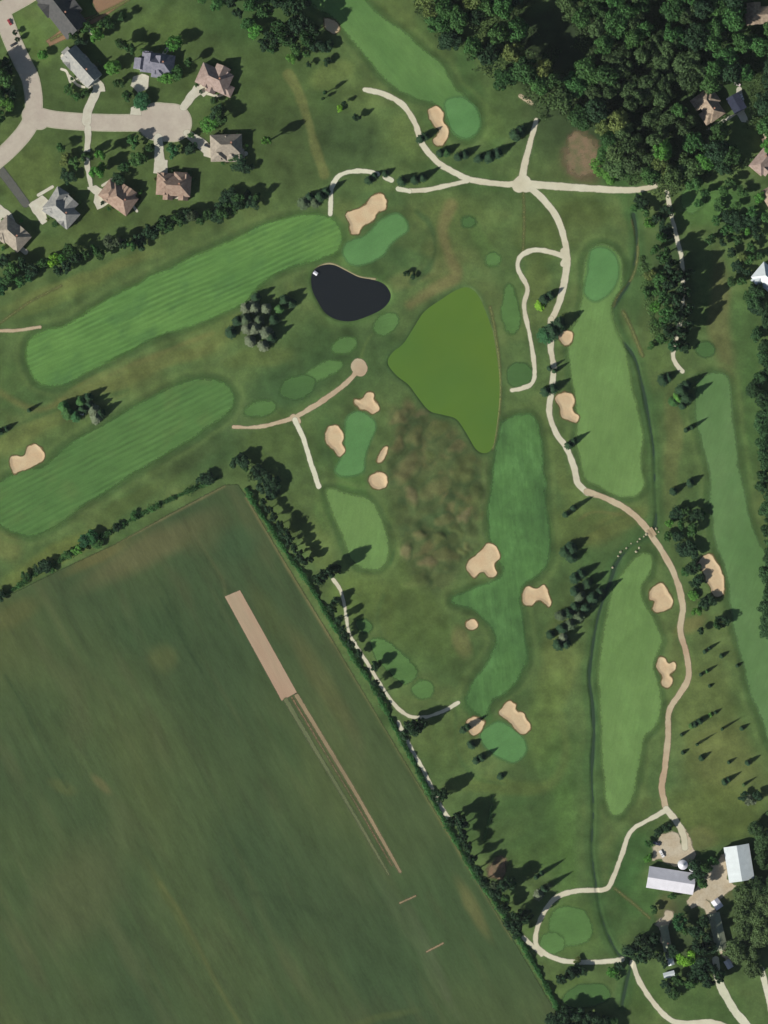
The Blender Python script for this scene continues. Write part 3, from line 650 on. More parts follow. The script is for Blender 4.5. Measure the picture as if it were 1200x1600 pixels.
PADS = [[(304,135),(316,124),(330,140),(318,152)],[(243,245),(262,250),(262,272),(240,270)],[(318,222),(340,236),(340,250),(318,244)],[(138,128),(150,118),(162,132),(166,144),(148,142)],[(136,292),(150,290),(172,304),(175,314),(152,328),(146,316),(148,304),(136,296)],
        [(44,320),(66,304),(80,316),(72,334),(74,346),(66,352)],[(-20,310),(2,320),(18,334),(26,348),(10,352),(-20,340)],[(204,134),(208,120),(222,115),(233,119),(232,138),(216,145)],[(203,180),(205,168),(217,163),(221,181)],[(1150,178),(1160,170),(1168,184),(1170,193),(1158,192)]]
for p in PADS:
    s2, w2 = sdf_poly(p, smooth=False); sd = np.maximum(sd, s2); wn_ = (min(wn_[0], w2[0]), max(wn_[1], w2[1]), min(wn_[2], w2[2]), max(wn_[3], w2[3]))
sheet("driveway", (sd + 0.5*BN).astype(np.float32), wn_, M['drive'], 0.29, feather=1.8)
path("driveway", [([(-2,262),(18,288),(40,318)], [14, 13])], 'drive_dark', 0.18)
path("pavement", [([(60,305),(82,292)], 5),([(160,290),(182,276)], 4),([(82,2),(100,22),(112,35),(125,28)], 5),([(125,28),(136,42),(146,56)], 4)], 'drive', 0.21)
sd, wn_ = sdf_poly([(152,22),(140,-10),(160,-80),(260,-80),(215,-8),(180,14),(152,34),(100,62),(78,72),(72,64),(96,46),(125,30)], smooth=False)
sheet("dirt_lot", sd, wn_, M['dirt_brown'], 0.10, label="bare brown lot with a pale border at the top left")
path("pavement", [([(80,62),(110,46),(145,27),(185,8),(215,-10)], 4)], 'track_grass', 0.14)
path("pavement", [([(322,146),(340,150),(352,146)], 4),([(372,244),(384,240)], 7),([(252,284),(256,302)], 5),([(262,306),(288,308)], 7),([(205,318),(214,330)], 4),([(106,350),(116,342)], 7),([(30,386),(40,394)], 8),([(232,92),(236,84)], 8),([(256,84),(262,76)], 6),([(98,88),(106,80)], 7),([(110,128),(104,112),(96,108)], 4)], 'drive', 0.21)
# farm yard
sd, wn_ = sdf_lines([([(1090,1405),(1112,1425),(1126,1470),(1140,1503)], [14, 10]),([(1045,1428),(1040,1450),(1036,1470)], [14, 8]),([(1068,1300),(1078,1335)], [10, 20])])
for p in ([(1018,1346),(1021,1322),(1032,1306),(1050,1297),(1062,1308),(1066,1322),(1080,1338),(1086,1350),(1070,1358),(1052,1352),(1034,1342)],[(1074,1408),(1088,1384),(1106,1356),(1136,1330),(1136,1374),(1150,1384),(1132,1398),(1120,1413),(1104,1406),(1080,1420)],[(1022,1445),(1040,1428),(1052,1430),(1042,1452),(1030,1454)]):
    s2, w2 = sdf_poly(p, smooth=False); sd = np.maximum(sd, s2); wn_ = (min(wn_[0], w2[0]), max(wn_[1], w2[1]), min(wn_[2], w2[2]), max(wn_[3], w2[3]))
sheet("yard", (sd + 1.2*BN).astype(np.float32), wn_, M['gravel'], 0.15, feather=2.5, label="pale gravel farmyard between the white-roofed barns")
path("driveway", [([(1118,1500),(1124,1535),(1145,1575),(1172,1608),(1200,1640)], 12),([(1190,1515),(1196,1540),(1206,1580)], [8, 10])], 'cart_pale', 0.17)
sd, wn_ = sdf_poly(circle(778, 1356, 15, 22, 12, 8, .1), pad=16); sheet("dirt_patch", (sd - 1 + 2.5*BN + 5*n2).astype(np.float32), wn_, plain_mat("red_soil", alb(132,108,86), alb(98,92,66), edge=(2.0, 3.0, 0.3), scale=0.3, fine=0.15), 0.1, feather=5)

sd, wn_ = sdf_poly([(888,212),(902,204),(918,208),(932,222),(942,246),(940,270),(922,280),(896,278),(880,262),(874,240)], pad=20)
sheet("dirt_patch", (sd - 4 + 12*n2 + 9*fbm(RH, RW, 10, 111, 3)).astype(np.float32), wn_, plain_mat("scrubby_soil", alb(132,112,88), alb(104,104,70), edge=(3.2, 6.0, 0.22), scale=0.18, fine=0.15), 0.1, feather=10)
# bare strip in the field with its wheel tracks and two small cross strips
sd, wn_ = sdf_poly([(351,932),(375,922),(464,1082),(440,1095)], smooth=False)
sheet("dirt_strip", sd, wn_, M['dirt'], 0.07, feather=1.2, label="long bare soil strip lying diagonally in the crop field")
path("track", [([(463,1086),(508,1160),(563,1252),(625,1362)], [7, 5])], 'wheel', 0.07)
path("track", [([(456,1090),(502,1166),(556,1256),(612,1352)], [3, 2])], 'wheel_red', 0.066)
path("track", [([(447,1094),(480,1150),(540,1250),(607,1366)], [8, 4])], 'wheel_faint', 0.074)
for k, (a, b_) in enumerate((((625,1411),(649,1400)), ((667,1487),(692,1474)))):
    path("dirt_strip", [([a, b_], 3.2)], 'wheel', 0.08, label=("upper" if k == 0 else "lower")+" short pale cross strip at the end of the wheel tracks")

# ------------------------------------------------------------------ trees
def leaf_mat(name, transl=0.25):
    m, N, L, b = newmat(name, 0.75, 0.2)
    oi = N.new("ShaderNodeObjectInfo"); at = N.new("ShaderNodeAttribute"); at.attribute_name = "tone"
    vm = N.new("ShaderNodeVectorMath"); vm.operation = 'SCALE'; L.new(oi.outputs["Color"], vm.inputs[0]); L.new(at.outputs["Fac"], vm.inputs["Scale"])
    hs = N.new("ShaderNodeHueSaturation"); L.new(vm.outputs[0], hs.inputs["Color"])
    L.new(mathn(N, L, 'ADD', mathn(N, L, 'MULTIPLY', oi.outputs["Random"], 0.02), 0.488), hs.inputs["Hue"])
    L.new(hs.outputs[0], b.inputs["Base Color"])
    tr = N.new("ShaderNodeBsdfTranslucent"); L.new(hs.outputs[0], tr.inputs[0])
    mx = N.new("ShaderNodeMixShader"); mx.inputs[0].default_value = transl
    out_ = N["Material Output"]; L.new(b.outputs[0], mx.inputs[1]); L.new(tr.outputs[0], mx.inputs[2]); L.new(mx.outputs[0], out_.inputs[0])
    return m
LEAF = leaf_mat("foliage"); NEEDLE = leaf_mat("needles", 0.05)
BARK = plain_mat("bark", (0.09, 0.07, 0.05), (0.05, 0.04, 0.03), scale=3)

def leaves(cen, nor, size, tone, r, mat, name, elong=1.0):
    n = len(cen)
    up = r.normal(size=(n, 3)); t = np.cross(nor, up); t /= np.linalg.norm(t, axis=1, keepdims=True) + 1e-9
    bt = np.cross(nor, t)
    s = (size*(0.7+0.6*r.random(n)))[:, None]
    j = lambda: 1 + 0.35*r.normal(size=(n, 1))*0.6
    q = np.stack([cen - t*s*elong*j(), cen - bt*s*j()*0.8, cen + t*s*elong*j(), cen + bt*s*j()*0.8], 1)
    q[:, 0] -= nor*s*0.25; q[:, 2] -= nor*s*0.25
    F = np.arange(4*n).reshape(n, 4)
    return mesh_np(name, q.reshape(-1, 3), F, mat, attrs={"tone": np.repeat(tone, 4)}, smooth=False)
def crown_broad(seed, R=5.0, H=12.0, n=2400, lobes=22, loose=0.0):
    """broadleaf crown: clumps of leaves hung round an uneven dome"""
    r = np.random.default_rng(seed); cs = []; 
    hh = (H*0.72)/2; cz = H - hh
    for k in range(lobes):
        v = r.normal(size=3); v /= np.linalg.norm(v)
        v[2] = abs(v[2])*1.0 - 0.35 if r.random() < 0.8 else v[2]
        q = 0.45 + 0.42*r.random() + loose*r.random()*0.25
        c = np.array([v[0]*R*q, v[1]*R*q, cz + v[2]*hh*q]); cs.append((c, R*(0.20+0.24*r.random())))
    cs.append((np.array([0, 0, cz]), R*0.5))
    cen, nor, tone = [], [], []
    per = n // len(cs)
    for c, rad in cs:
        v = r.normal(size=(per, 3)); v /= np.linalg.norm(v, axis=1, keepdims=True)
        rr = rad*(0.62 + 0.45*r.random((per, 1)))
        cen.append(c + v*rr*np.array([1, 1, 0.9])); nn = v + r.normal(size=(per, 3))*0.38; nn /= np.linalg.norm(nn, axis=1, keepdims=True)
        nor.append(nn); tone.append((0.85+0.3*r.random())*(0.85+0.3*r.random(per)))
    return leaves(np.concatenate(cen), np.concatenate(nor), np.full(per*len(cs), R*0.085), np.concatenate(tone), r, LEAF, "broadleaf_crown")
def crown_conifer(seed, R=3.4, H=15.0, n=2800):
    r = np.random.default_rng(seed); cen, nor, tone = [], [], []
    z = H*0.1; k = 0; tiers = 13
    for t in range(tiers):
        f = t/(tiers-1); zz = H*(0.10+0.86*f); rad = R*(1-f**1.7)**0.8*(0.62+0.5*min(1, f*3+0.4)*0.8)*(0.85+0.3*r.random()) + 0.12
        nb = max(5, int(14*(1-f)+4)); a0 = r.random()*7
        per = int(n/tiers/nb*(1.4-0.8*f)) + 3
        for b_ in range(nb):
            a = a0 + 2*math.pi*b_/nb + r.normal()*0.12; L_ = rad*(0.8+0.35*r.random()); tn = 0.8+0.4*r.random()
            u = r.random(per)**0.7*L_
            wd = 0.22*L_*(1-u/L_*0.5)*r.normal(size=per)*0.7
            x = u*math.cos(a) - wd*math.sin(a); y = u*math.sin(a)+wd*math.cos(a)
            zc = zz - 0.35*u + 0.12*r.normal(size=per)
            cen.append(np.stack([x, y, zc], 1)); nn = np.stack([0.45*math.cos(a)+0.4*r.normal(size=per), 0.45*math.sin(a)+0.4*r.normal(size=per), np.ones(per)], 1)
            nor.append(nn/np.linalg.norm(nn, axis=1, keepdims=True)); tone.append(tn*(0.85+0.3*r.random(per)))
    cen = np.concatenate(cen)
    return leaves(cen, np.concatenate(nor), np.full(len(cen), 0.30), np.concatenate(tone), r, NEEDLE, "conifer_crown", 1.3)
def trunk_mesh(seed, H, r0, broad):
    r = random.Random(seed); mb = MB()
    mb.tube(0, 0, -0.6, H*0.35, r0*1.25, r0*0.8, 8)
    mb.tube(0, 0, H*0.35, H*(0.7 if broad else 0.95), r0*0.8, r0*0.25, 8)
    if broad:
        for k in range(6):
            a = k*1.05+r.random(); T = Matrix.Translation((0, 0, H*(0.32+0.05*k))) @ Matrix.Rotation(a, 4, 'Z') @ Matrix.Rotation(0.75, 4, 'Y')
            mb.tube(0, 0, 0, H*0.28, r0*0.45, r0*0.12, 6, T=T)
    me = bpy.data.meshes.new("trunk"); me.from_pydata(mb.v, [], mb.f); me.materials.append(BARK); me.polygons.foreach_set("use_smooth", [True]*len(mb.f)); return me
WOODY = [(crown_broad(160+k, n=4600, lobes=44, loose=0.9), trunk_mesh(80+k, 12.0, 0.34, True)) for k in range(7)]
BROAD = [(crown_broad(100+k, lobes=16+3*(k % 4), loose=(k % 3)*0.5), trunk_mesh(k, 12.0, 0.32, True)) for k in range(9)]
THIN = [(crown_broad(140+k, n=1100, lobes=18, loose=1.2), trunk_mesh(20+k, 12.0, 0.28, True)) for k in range(4)]
CON = [(crown_conifer(200+k), trunk_mesh(50+k, 15.0, 0.22, False)) for k in range(5)]

GREENC = {'d': (52,84,44), 'b': (76,124,52), 'l': (100,150,46), 'm': (60,98,50), 'o': (68,92,52), 'g': (98,110,86), 'k': (40,66,42), 'y': (92,108,58), 't': (48,90,54), 'n': (44,66,42), 's': (74,90,64)}
def tree(x, y, r, h, c, kind='broad', label=None, group=None, cat="tree", name=None):
    """x, y, r in photograph pixels; h metres"""
    lib = {'wood': WOODY, 'broad': BROAD, 'thin': THIN, 'con': CON}[kind]
    cm, tm = random.choice(lib)
    if kind == 'broad' and c == 'k' and r <= 9.5 and h > 7.5 and 'hedge' not in (group or ''): kind = 'con'
    if kind in ('broad', 'thin') and h <= 7.5 and r <= 10.5: name, cat = "bush", "bush"; label = label and label.replace('tree', 'bush', 1)
    if kind == 'con': h *= 0.92; r *= 1.05
    elif h > 7.5: h *= 1.1
    X, Y = W(x, y); R0, H0 = (3.4, 15.0) if kind == 'con' else (5.0, 12.0)
    R_ = r*S; root = empty(name or ("conifer_tree" if kind == 'con' else "broadleaf_tree"), (X, Y, zpix(x, y)), random.random()*6.28)
    tag(root, label, cat, group)
    t = link("trunk", tm, root); t.scale = (h/H0,)*3
    k_ = link("crown", cm, root); k_.scale = (R_/R0*random.uniform(.85,1.15), R_/R0*random.uniform(.85,1.15), h/H0)
    jit = random.uniform(0.88, 1.12)
    k_.color = (*[min(1, v*jit*1.45) for v in alb(*GREENC[c])], 1)  # leaf albedo
    return root
ORD = "first second third fourth fifth sixth seventh eighth ninth tenth eleventh twelfth thirteenth fourteenth fifteenth sixteenth seventeenth eighteenth nineteenth twentieth".split()
ORD += ["twenty-"+o for o in ORD[:9]] + ["thirtieth"] + ["thirty-"+o for o in ORD[:9]]
def row(pts, noun, where, group, axis='left', kind='broad', cat="tree", name=None):
    """trees with a label each: ordinal along the row"""
    key = (lambda p: p[0]) if axis == 'left' else (lambda p: p[1])
    pts = sorted(pts, key=key); n = len(pts)
    for i, p in enumerate(pts):
        kd = p[5] if len(p) > 5 else kind
        o = ORD[i]
        if n > 1 and i == n-1: o = "last"
        lab = f"{o} {noun} from the {axis} {where}" if n > 1 else f"{noun} {where}"
        tree(*p[:5], kind=kd, label=lab, group=group, cat=cat, name=name)

MASS = {}
def mass_tree(key, x, y, r, h, tone):
    MASS.setdefault(key, []).append((x, y, r, h, tone))
def build_mass(key, c, label):
    """trees that read as one mass of foliage: one object"""
    V, Fc, T = [], [], []; n0 = 0
    for x, y, r, h, tone in MASS[key]:
        cm = random.choice(WOODY)[0]; nv = len(cm.vertices)
        co = np.empty(nv*3, np.float32); cm.vertices.foreach_get("co", co); co = co.reshape(-1, 3)
        f = np.empty(len(cm.loops), np.int32); cm.loops.foreach_get("vertex_index", f)
        t = np.empty(nv, np.float32); cm.attributes["tone"].data.foreach_get("value", t)
        a = random.random()*6.28; k = r*S/5.0; X, Y = W(x, y)
        R = np.array([[math.cos(a), -math.sin(a), 0], [math.sin(a), math.cos(a), 0], [0, 0, 1]])
        co = (co*np.array([k*random.uniform(.85, 1.15), k*random.uniform(.85, 1.15), h/12.0])) @ R.T + np.array([X, Y, zpix(x, y)])
        V.append(co); Fc.append(f.reshape(-1, 4)+n0); T.append(t*tone); n0 += nv
    o = link("woodland", mesh_np("woodland", np.concatenate(V), np.concatenate(Fc), LEAF, attrs={"tone": np.concatenate(T)}, smooth=False))
    o.color = (*[v*1.45 for v in alb(*c)], 1); tag(o, label, "woodland", None, 'stuff')
# homes quarter
row([(67,87,9,7,'b'),(135,44,10,10,'m'),(152,58,13,11,'b'),(172,38,10,11,'d'),(116,57,9,10,'d'),(128,66,7,8,'k'),(160,42,9,10,'m'),(192,28,7,10,'d')], "green tree", "between the top left lot and the grey house", "garden trees by the top left houses")
row([(178,106,12,9,'b'),(274,70,12,12,'b'),(262,124,12,8,'b'),(277,116,11,8,'m'),(222,158,14,7,'t'),(200,152,9,8,'d'),(186,132,8,9,'d'),(205,78,9,14,'d'),(190,70,9,12,'d'),(295,100,8,12,'d')], "garden tree", "around the slate-roofed house with round drive", "garden trees north of the cul-de-sac")
row([(107,141,9,7,'m'),(134,147,8,7,'d'),(118,152,8,5,'m')], "low dark tree", "on the lawn below the grey house", "lawn trees above the street")
row([(96,232,8,10,'m'),(102,250,9,8,'y'),(118,256,11,9,'m'),(158,243,9,16,'b'),(152,270,11,15,'b'),(160,262,8,12,'b'),(135,245,8,12,'d'),(210,224,10,10,'m'),(214,250,13,9,'m'),(235,232,8,9,'d'),(272,238,12,10,'t'),(196,262,9,9,'d'),(186,280,7,11,'k'),(105,275,8,8,'k'),(298,232,7,8,'k')], "garden tree", "between the street and the lower row of houses", "garden trees south of the street")
row([(328,196,12,6,'b'),(345,186,10,12,'d'),(335,158,7,6,'d'),(340,176,8,13,'k'),(300,212,5,5,'m'),(372,254,9,10,'k'),(385,262,8,9,'k'),(362,248,6,7,'m')], "garden tree", "around the two houses right of the cul-de-sac", "garden trees right of the cul-de-sac")
row([(-4,105,12,14,'d'),(8,128,14,15,'m'),(-6,150,15,14,'d'),(12,164,11,10,'b'),(-2,186,14,12,'m'),(12,148,9,13,'k'),(6,108,9,14,'k'),(-14,130,12,14,'m'),(24,52,4,6,'k'),(28,62,4,6,'k')], "dense tree", "along the left edge beside the street bend", "trees left of the street bend", axis='top')
tree(417,222,9,19,'b', label="bright green tree with a long dark shadow on the open lawn", group=None)
row([(360,312,9,12,'k'),(375,312,10,12,'d'),(390,312,9,12,'k'),(402,308,8,11,'d'),(352,318,9,11,'k')], "dark tree", "in the clump above the striped fairway's tree row", "dark clump right of the houses")
pts = []
for k in range(18):
    t = k/17; x = 172+200*t; y = 388-68*t + random.uniform(-10, 9)
    pts.append((x, y, random.uniform(8.5, 12), random.uniform(9, 13), random.choice('dkkmds')))
row(pts, "dark tree", "in the long row above the striped fairway", "tree row above the striped fairway")
row([(5,410,12,11,'k'),(20,418,12,12,'m'),(36,412,10,11,'k'),(52,424,12,10,'k'),(68,412,9,10,'d'),(84,408,11,9,'l'),(92,424,10,12,'k'),(106,418,10,13,'k'),(118,405,10,13,'k'),(14,434,12,9,'d'),(98,405,9,8,'b'),(30,440,10,9,'m'),(134,398,9,12,'d'),(150,392,9,10,'m'),(158,400,8,9,'d'),(110,392,9,13,'d'),(44,434,8,8,'t'),(0,448,12,9,'t')], "tree", "in the belt below the lower left houses", "tree belt below the lower left houses")
hb = random.Random(31)
for (hx, hy, n_) in ((128,105,6),(243,100,6),(337,125,5),(354,232,6),(272,289,6),(188,306,6),(98,326,6),(20,366,5)):
    for k in range(n_):
        a = hb.uniform(0, 6.28); q = hb.uniform(27, 33)
        tree(hx + q*math.cos(a), hy + q*.8*math.sin(a), hb.uniform(2.6, 4.6), hb.uniform(2, 4), hb.choice('mdkby'), label="small bush planted close to a house round the cul-de-sac", group="foundation bushes round the cul-de-sac houses")
# top middle
row([(318,-4,12,12,'m'),(340,8,12,11,'m'),(362,4,11,12,'k'),(372,22,10,12,'k'),(392,10,12,13,'m'),(398,50,13,9,'b'),(388,38,10,9,'m'),(415,20,12,15,'d'),(432,6,12,18,'k'),(455,14,13,20,'k'),(412,72,10,11,'k'),(424,62,12,15,'k'),(434,44,13,19,'d'),(448,62,15,17,'d'),(468,40,16,21,'k'),(480,62,14,18,'d'),(462,76,12,13,'m'),(472,10,12,20,'k'),(478,82,9,8,'m'),(455,92,9,5,'b'),(490,50,12,19,'k'),(428,78,10,13,'d')], "tall tree", "in the grove casting a black shadow at the top", "grove left of the top fairway")
row([(497,72,8,12,'k'),(512,74,7,9,'k'),(482,101,5,6,'k'),(512,98,5,8,'k'),(508,146,3.5,11,'t'),(531,170,6,4,'l'),(538,162,4,7,'k'),(558,184,4,11,'k'),(505,155,3,7,'d')], "small tree", "scattered on the rough left of the brown path", "small trees left of the top path")
row([(657,218,6,12,'k'),(664,214,6,10,'k'),(688,240,7,9,'k'),(697,238,7,8,'d'),(716,246,7,10,'k'),(726,242,6,9,'k'),(748,248,7,9,'k'),(764,246,8,11,'k'),(777,240,7,11,'k')], "dark tree", "in the line below the top green", "dark trees below the top green", kind='con')
row([(628,284,7,9,'k'),(648,282,7,11,'k'),(660,278,7,11,'k'),(602,272,5,6,'k'),(576,282,7,8,'k'),(585,275,5,6,'k')], "dark tree", "beside the pale path above the kidney bunker", "dark trees by the upper pale path", kind='con')
row([(474,318,9,6,'s'),(492,317,8,6,'s')], "grey-green tree", "above the striped fairway's right end", "pair of grey-green trees", kind='con')
row([(500,308,7,13,'k'),(510,300,6,12,'k'),(484,308,6,9,'k')], "dark tree", "behind the two grey-green trees", "dark trees by the short pale path", kind='con')
row([(805,212,8,14,'k'),(813,206,8,12,'k')], "dark tree", "left of the path spur leading to the wood", "pair of trees left of the spur", kind='con')
tree(635,428,5,5,'k', 'broad', "small dark bush tree left of the duckweed pond's top"); tree(645,433,5,4,'k', 'broad', "lower dark bush tree in the dip between the two ponds")
# conifer clumps
row([(384,482,8,12,'g','con'),(397,480,9,12,'g','con'),(416,482,9,12,'g','con'),(437,483,8,12,'m','con'),(384,500,9,12,'s','con'),(405,502,8,12,'s','con'),(386,514,8,11,'g','con'),(398,513,9,12,'g','con'),(416,521,10,12,'g','con'),(391,533,8,11,'g','con'),(411,541,9,11,'g','con'),(361,520,8,8,'k','con'),(371,502,8,10,'k','con'),(445,470,8,12,'k','con'),(428,500,8,12,'k','con'),(455,474,7,9,'k','con'),(400,466,7,11,'k','con'),(424,528,8,13,'k','con')], "grey-green conifer", "in the clump beside the dark pond", "conifer clump beside the dark pond")
row([(100,636,9,11,'m','con'),(107,646,9,11,'m','con'),(119,650,8,12,'t','con'),(127,628,8,11,'m','con'),(146,640,9,11,'g','con'),(150,652,9,11,'g','con'),(138,622,8,11,'k','con'),(130,640,8,12,'k','con'),(158,646,8,12,'k','con'),(140,633,8,12,'k','con')], "conifer", "in the clump between the two striped fairways", "conifer clump between the striped fairways")
row([(46,641,3,8,'k'),(0,675,5,8,'k'),(10,670,4,7,'k')], "slim tree", "on the rough left of the fairway clump", "slim trees at the left edge", kind='con')
# around the field's corner and down the east hedge
row([(372,722,8,12,'k'),(380,718,8,12,'k'),(384,732,6,8,'d'),(402,738,9,12,'k'),(412,744,9,13,'k'),(414,762,9,13,'k'),(426,756,8,12,'k'),(424,772,8,11,'k'),(316,750,7,9,'k'),(326,746,7,8,'k'),(392,744,8,8,'o')], "dark tree", "near the field's top corner", "trees at the field's top corner", axis='left')
row([(476,878,6,10,'k'),(484,874,6,9,'k'),(498,906,10,17,'k'),(506,896,11,19,'k'),(516,892,11,19,'k'),(524,890,9,17,'k'),(412,784,7,10,'k'),(420,796,7,10,'k'),(428,808,8,10,'k'),(438,820,8,11,'k'),(444,832,8,11,'k'),(452,845,9,12,'k'),(460,856,8,11,'k'),(468,867,9,11,'k'),(525,938,7,9,'k'),(540,994,7,10,'k'),(548,1006,7,9,'k'),(520,950,8,10,'k'),(530,968,8,12,'k'),(535,985,8,11,'k'),(585,1040,8,10,'k'),(592,1036,6,9,'k'),(560,1020,7,8,'k'),(586,1066,7,11,'k'),(596,1084,7,11,'k')], "dark tree", "along the upper half of the field-edge hedge", "trees in the upper field-edge hedge", axis='top')
row([(634,1145,11,14,'k'),(646,1138,12,16,'k'),(655,1130,11,14,'k'),(640,1130,9,13,'k'),(684,1242,10,14,'k'),(694,1238,9,15,'k'),(704,1280,8,13,'k'),(716,1278,11,17,'k'),(722,1290,11,17,'k'),(722,1304,10,15,'k'),(730,1320,9,13,'k'),(738,1340,9,14,'k'),(746,1358,9,15,'k'),(756,1376,9,14,'k'),(770,1386,9,12,'s'),(774,1396,11,14,'k'),(786,1382,12,16,'k'),(796,1376,11,15,'k'),(786,1418,10,12,'k'),(800,1440,13,18,'k'),(808,1428,12,18,'k'),(822,1430,12,18,'k'),(806,1452,11,14,'k'),(790,1404,8,9,'m')], "dark tree", "along the lower half of the field-edge hedge", "trees in the lower field-edge hedge", axis='top')
# along the middle path
row([(843,478,7,4,'l'),(850,468,8,8,'k'),(860,462,7,8,'k'),(852,524,11,11,'t'),(862,518,12,14,'k'),(874,508,10,14,'k'),(858,576,4,9,'k'),(866,580,4,9,'k'),(852,612,7,9,'k'),(864,608,7,10,'k'),(888,696,6,11,'k'),(896,690,5,10,'k'),(884,804,5,10,'k'),(896,794,5,12,'k')], "dark tree", "along the cart path left of the pale fairway", "trees beside the middle cart path", axis='top', kind='con')
row([(882,862,9,9,'k'),(892,856,9,10,'k'),(893,872,8,9,'k'),(898,903,8,11,'k'),(908,897,7,11,'k'),(898,924,7,11,'k'),(918,912,8,12,'k'),(906,932,8,12,'s'),(926,935,9,14,'k'),(938,925,8,13,'k'),(876,962,8,11,'s'),(888,958,8,11,'k'),(898,948,8,12,'k'),(904,964,8,12,'s'),(915,950,8,13,'k'),(860,992,6,8,'k'),(878,982,8,12,'k'),(890,976,8,12,'s'),(872,1008,8,11,'k'),(884,1006,7,11,'k'),(880,996,7,11,'g')], "dark conifer", "in the clump right of the middle fairway", "conifer clump right of the middle fairway", axis='top', kind='con')
# grove round the narrow path north-east
row([(1028,345,10,14,'k'),(1040,330,10,15,'k'),(1032,372,9,14,'m'),(1036,400,12,19,'d'),(1044,418,13,21,'k'),(1032,436,13,20,'m'),(1046,446,13,22,'k'),(1056,432,12,22,'k'),(1036,466,13,21,'d'),(1052,470,13,23,'k'),(1066,458,12,23,'k'),(1040,492,13,20,'m'),(1056,498,13,24,'k'),(1070,486,12,24,'k'),(1044,518,12,18,'k'),(1060,522,12,20,'k'),(1050,540,10,14,'t'),(1072,510,11,20,'k'),(1072,430,10,18,'k'),(1026,455,10,14,'m'),(1024,480,9,12,'b'),(1030,505,10,13,'m'),(1034,530,9,10,'m'),(1068,540,8,10,'k'),(1024,390,8,10,'m'),(1015,430,8,7,'y'),(1010,460,8,5,'m'),(1018,540,7,6,'m'),(1040,360,9,13,'k')], "tall dark tree", "in the grove shading the narrow east path", "grove round the narrow east path", axis='top')
row([(1035,594,8,8,'k'),(1044,590,6,7,'k'),(1064,610,8,13,'k'),(1072,602,8,12,'k'),(1072,622,9,15,'k'),(1058,622,7,8,'b'),(1052,628,8,6,'m'),(1066,634,6,8,'k'),(1072,672,4,9,'k'),(1080,668,4,10,'k'),(1078,755,6,8,'k'),(1052,768,6,9,'k')], "dark tree", "on the strip left of the far right fairway's top", "trees left of the far right fairway", axis='top', kind='con')
row([(1056,802,8,10,'k'),(1070,798,7,9,'d'),(1088,806,7,10,'k'),(1064,820,7,9,'m'),(1080,828,8,9,'m'),(1060,838,6,8,'k'),(1070,858,8,11,'k'),(1080,864,8,11,'k'),(1076,856,8,10,'k'),(1046,818,7,8,'b'),(1044,838,8,6,'m')], "dark tree", "in the clump above the long ragged bunker", "trees above the long ragged bunker", axis='top')
row([(1080,890,6,8,'k'),(1086,884,6,8,'k'),(1084,912,6,9,'k'),(1090,906,6,9,'k'),(1100,940,7,9,'k'),(1108,937,6,8,'k'),(1088,955,8,6,'b'),(1098,946,7,5,'m'),(1120,976,7,10,'d'),(1128,970,7,11,'k'),(1094,986,6,7,'k'),(1082,930,8,4,'b'),(1070,895,7,4,'m')], "green tree", "beside the long ragged bunker and below it", "trees beside the long ragged bunker", axis='top')
sap = [(1101,1018,3.5,7,'k'),(1108,1013,3,7,'k'),(1127,1025,3.5,5,'k'),(1095,1054,3,7,'k'),(1104,1049,2.5,7,'m'),(1109,1072,3,3,'k'),(1085,1132,5,8,'k'),(1093,1127,5,9,'k'),(1080,1134,4,6,'m'),(1065,1148,3,5,'k'),(1118,1113,3,4,'k'),(1110,1117,3,3,'b'),(1128,1139,2.5,12,'k'),(1159,1138,4,5,'k'),(1089,1163,2.2,12,'k'),(1067,1176,3,4,'k'),(1096,1184,4.5,6,'k'),(1139,1191,3,5,'k'),(1168,1192,4,8,'k'),(1132,1222,5,7,'k'),(1138,1218,4,8,'k'),(1162,1226,3,8,'o'),(1152,1040,3,4,'k')]
row(sap, "small tree", "on the tan meadow right of the brown path", "young trees on the tan meadow", axis='top', kind='con')
row([(1172,1250,10,6,'g'),(1162,1244,8,6,'k'),(1182,1242,8,7,'k')], "small tree", "in the trio on the meadow at the right edge", "trio at the right edge")
# lowest green and below
row([(724,1140,6,9,'k'),(730,1136,5,12,'k'),(736,1164,6,6,'k'),(744,1188,6,9,'k'),(752,1184,6,10,'k'),(782,1213,5,4,'k')], "dark tree", "around the lowest green's shaded bunker", "trees by the lowest green", axis='top', kind='con')
row([(838,1370,4,16,'k'),(846,1364,4,14,'k'),(841,1398,8,7,'g'),(850,1388,5,16,'k'),(858,1384,4,14,'s')], "slim conifer", "above the looping pale path", "conifers above the looping path", axis='top', kind='con')
row([(878,1526,10,10,'k'),(892,1520,10,9,'k'),(904,1514,8,9,'k'),(902,1500,7,4,'y'),(957,1517,9,6,'b'),(968,1508,7,6,'k'),(964,1525,6,5,'m')], "low tree", "below the looping pale path", "low trees below the looping path")
row([(866,1592,14,12,'k'),(884,1584,14,13,'k'),(902,1584,15,12,'k'),(920,1588,14,12,'k'),(938,1594,13,11,'k'),(880,1604,14,13,'k'),(905,1606,14,12,'k'),(955,1602,12,9,'m'),(930,1612,12,10,'k')], "dark tree", "in the thicket on the bottom edge", "thicket on the bottom edge")
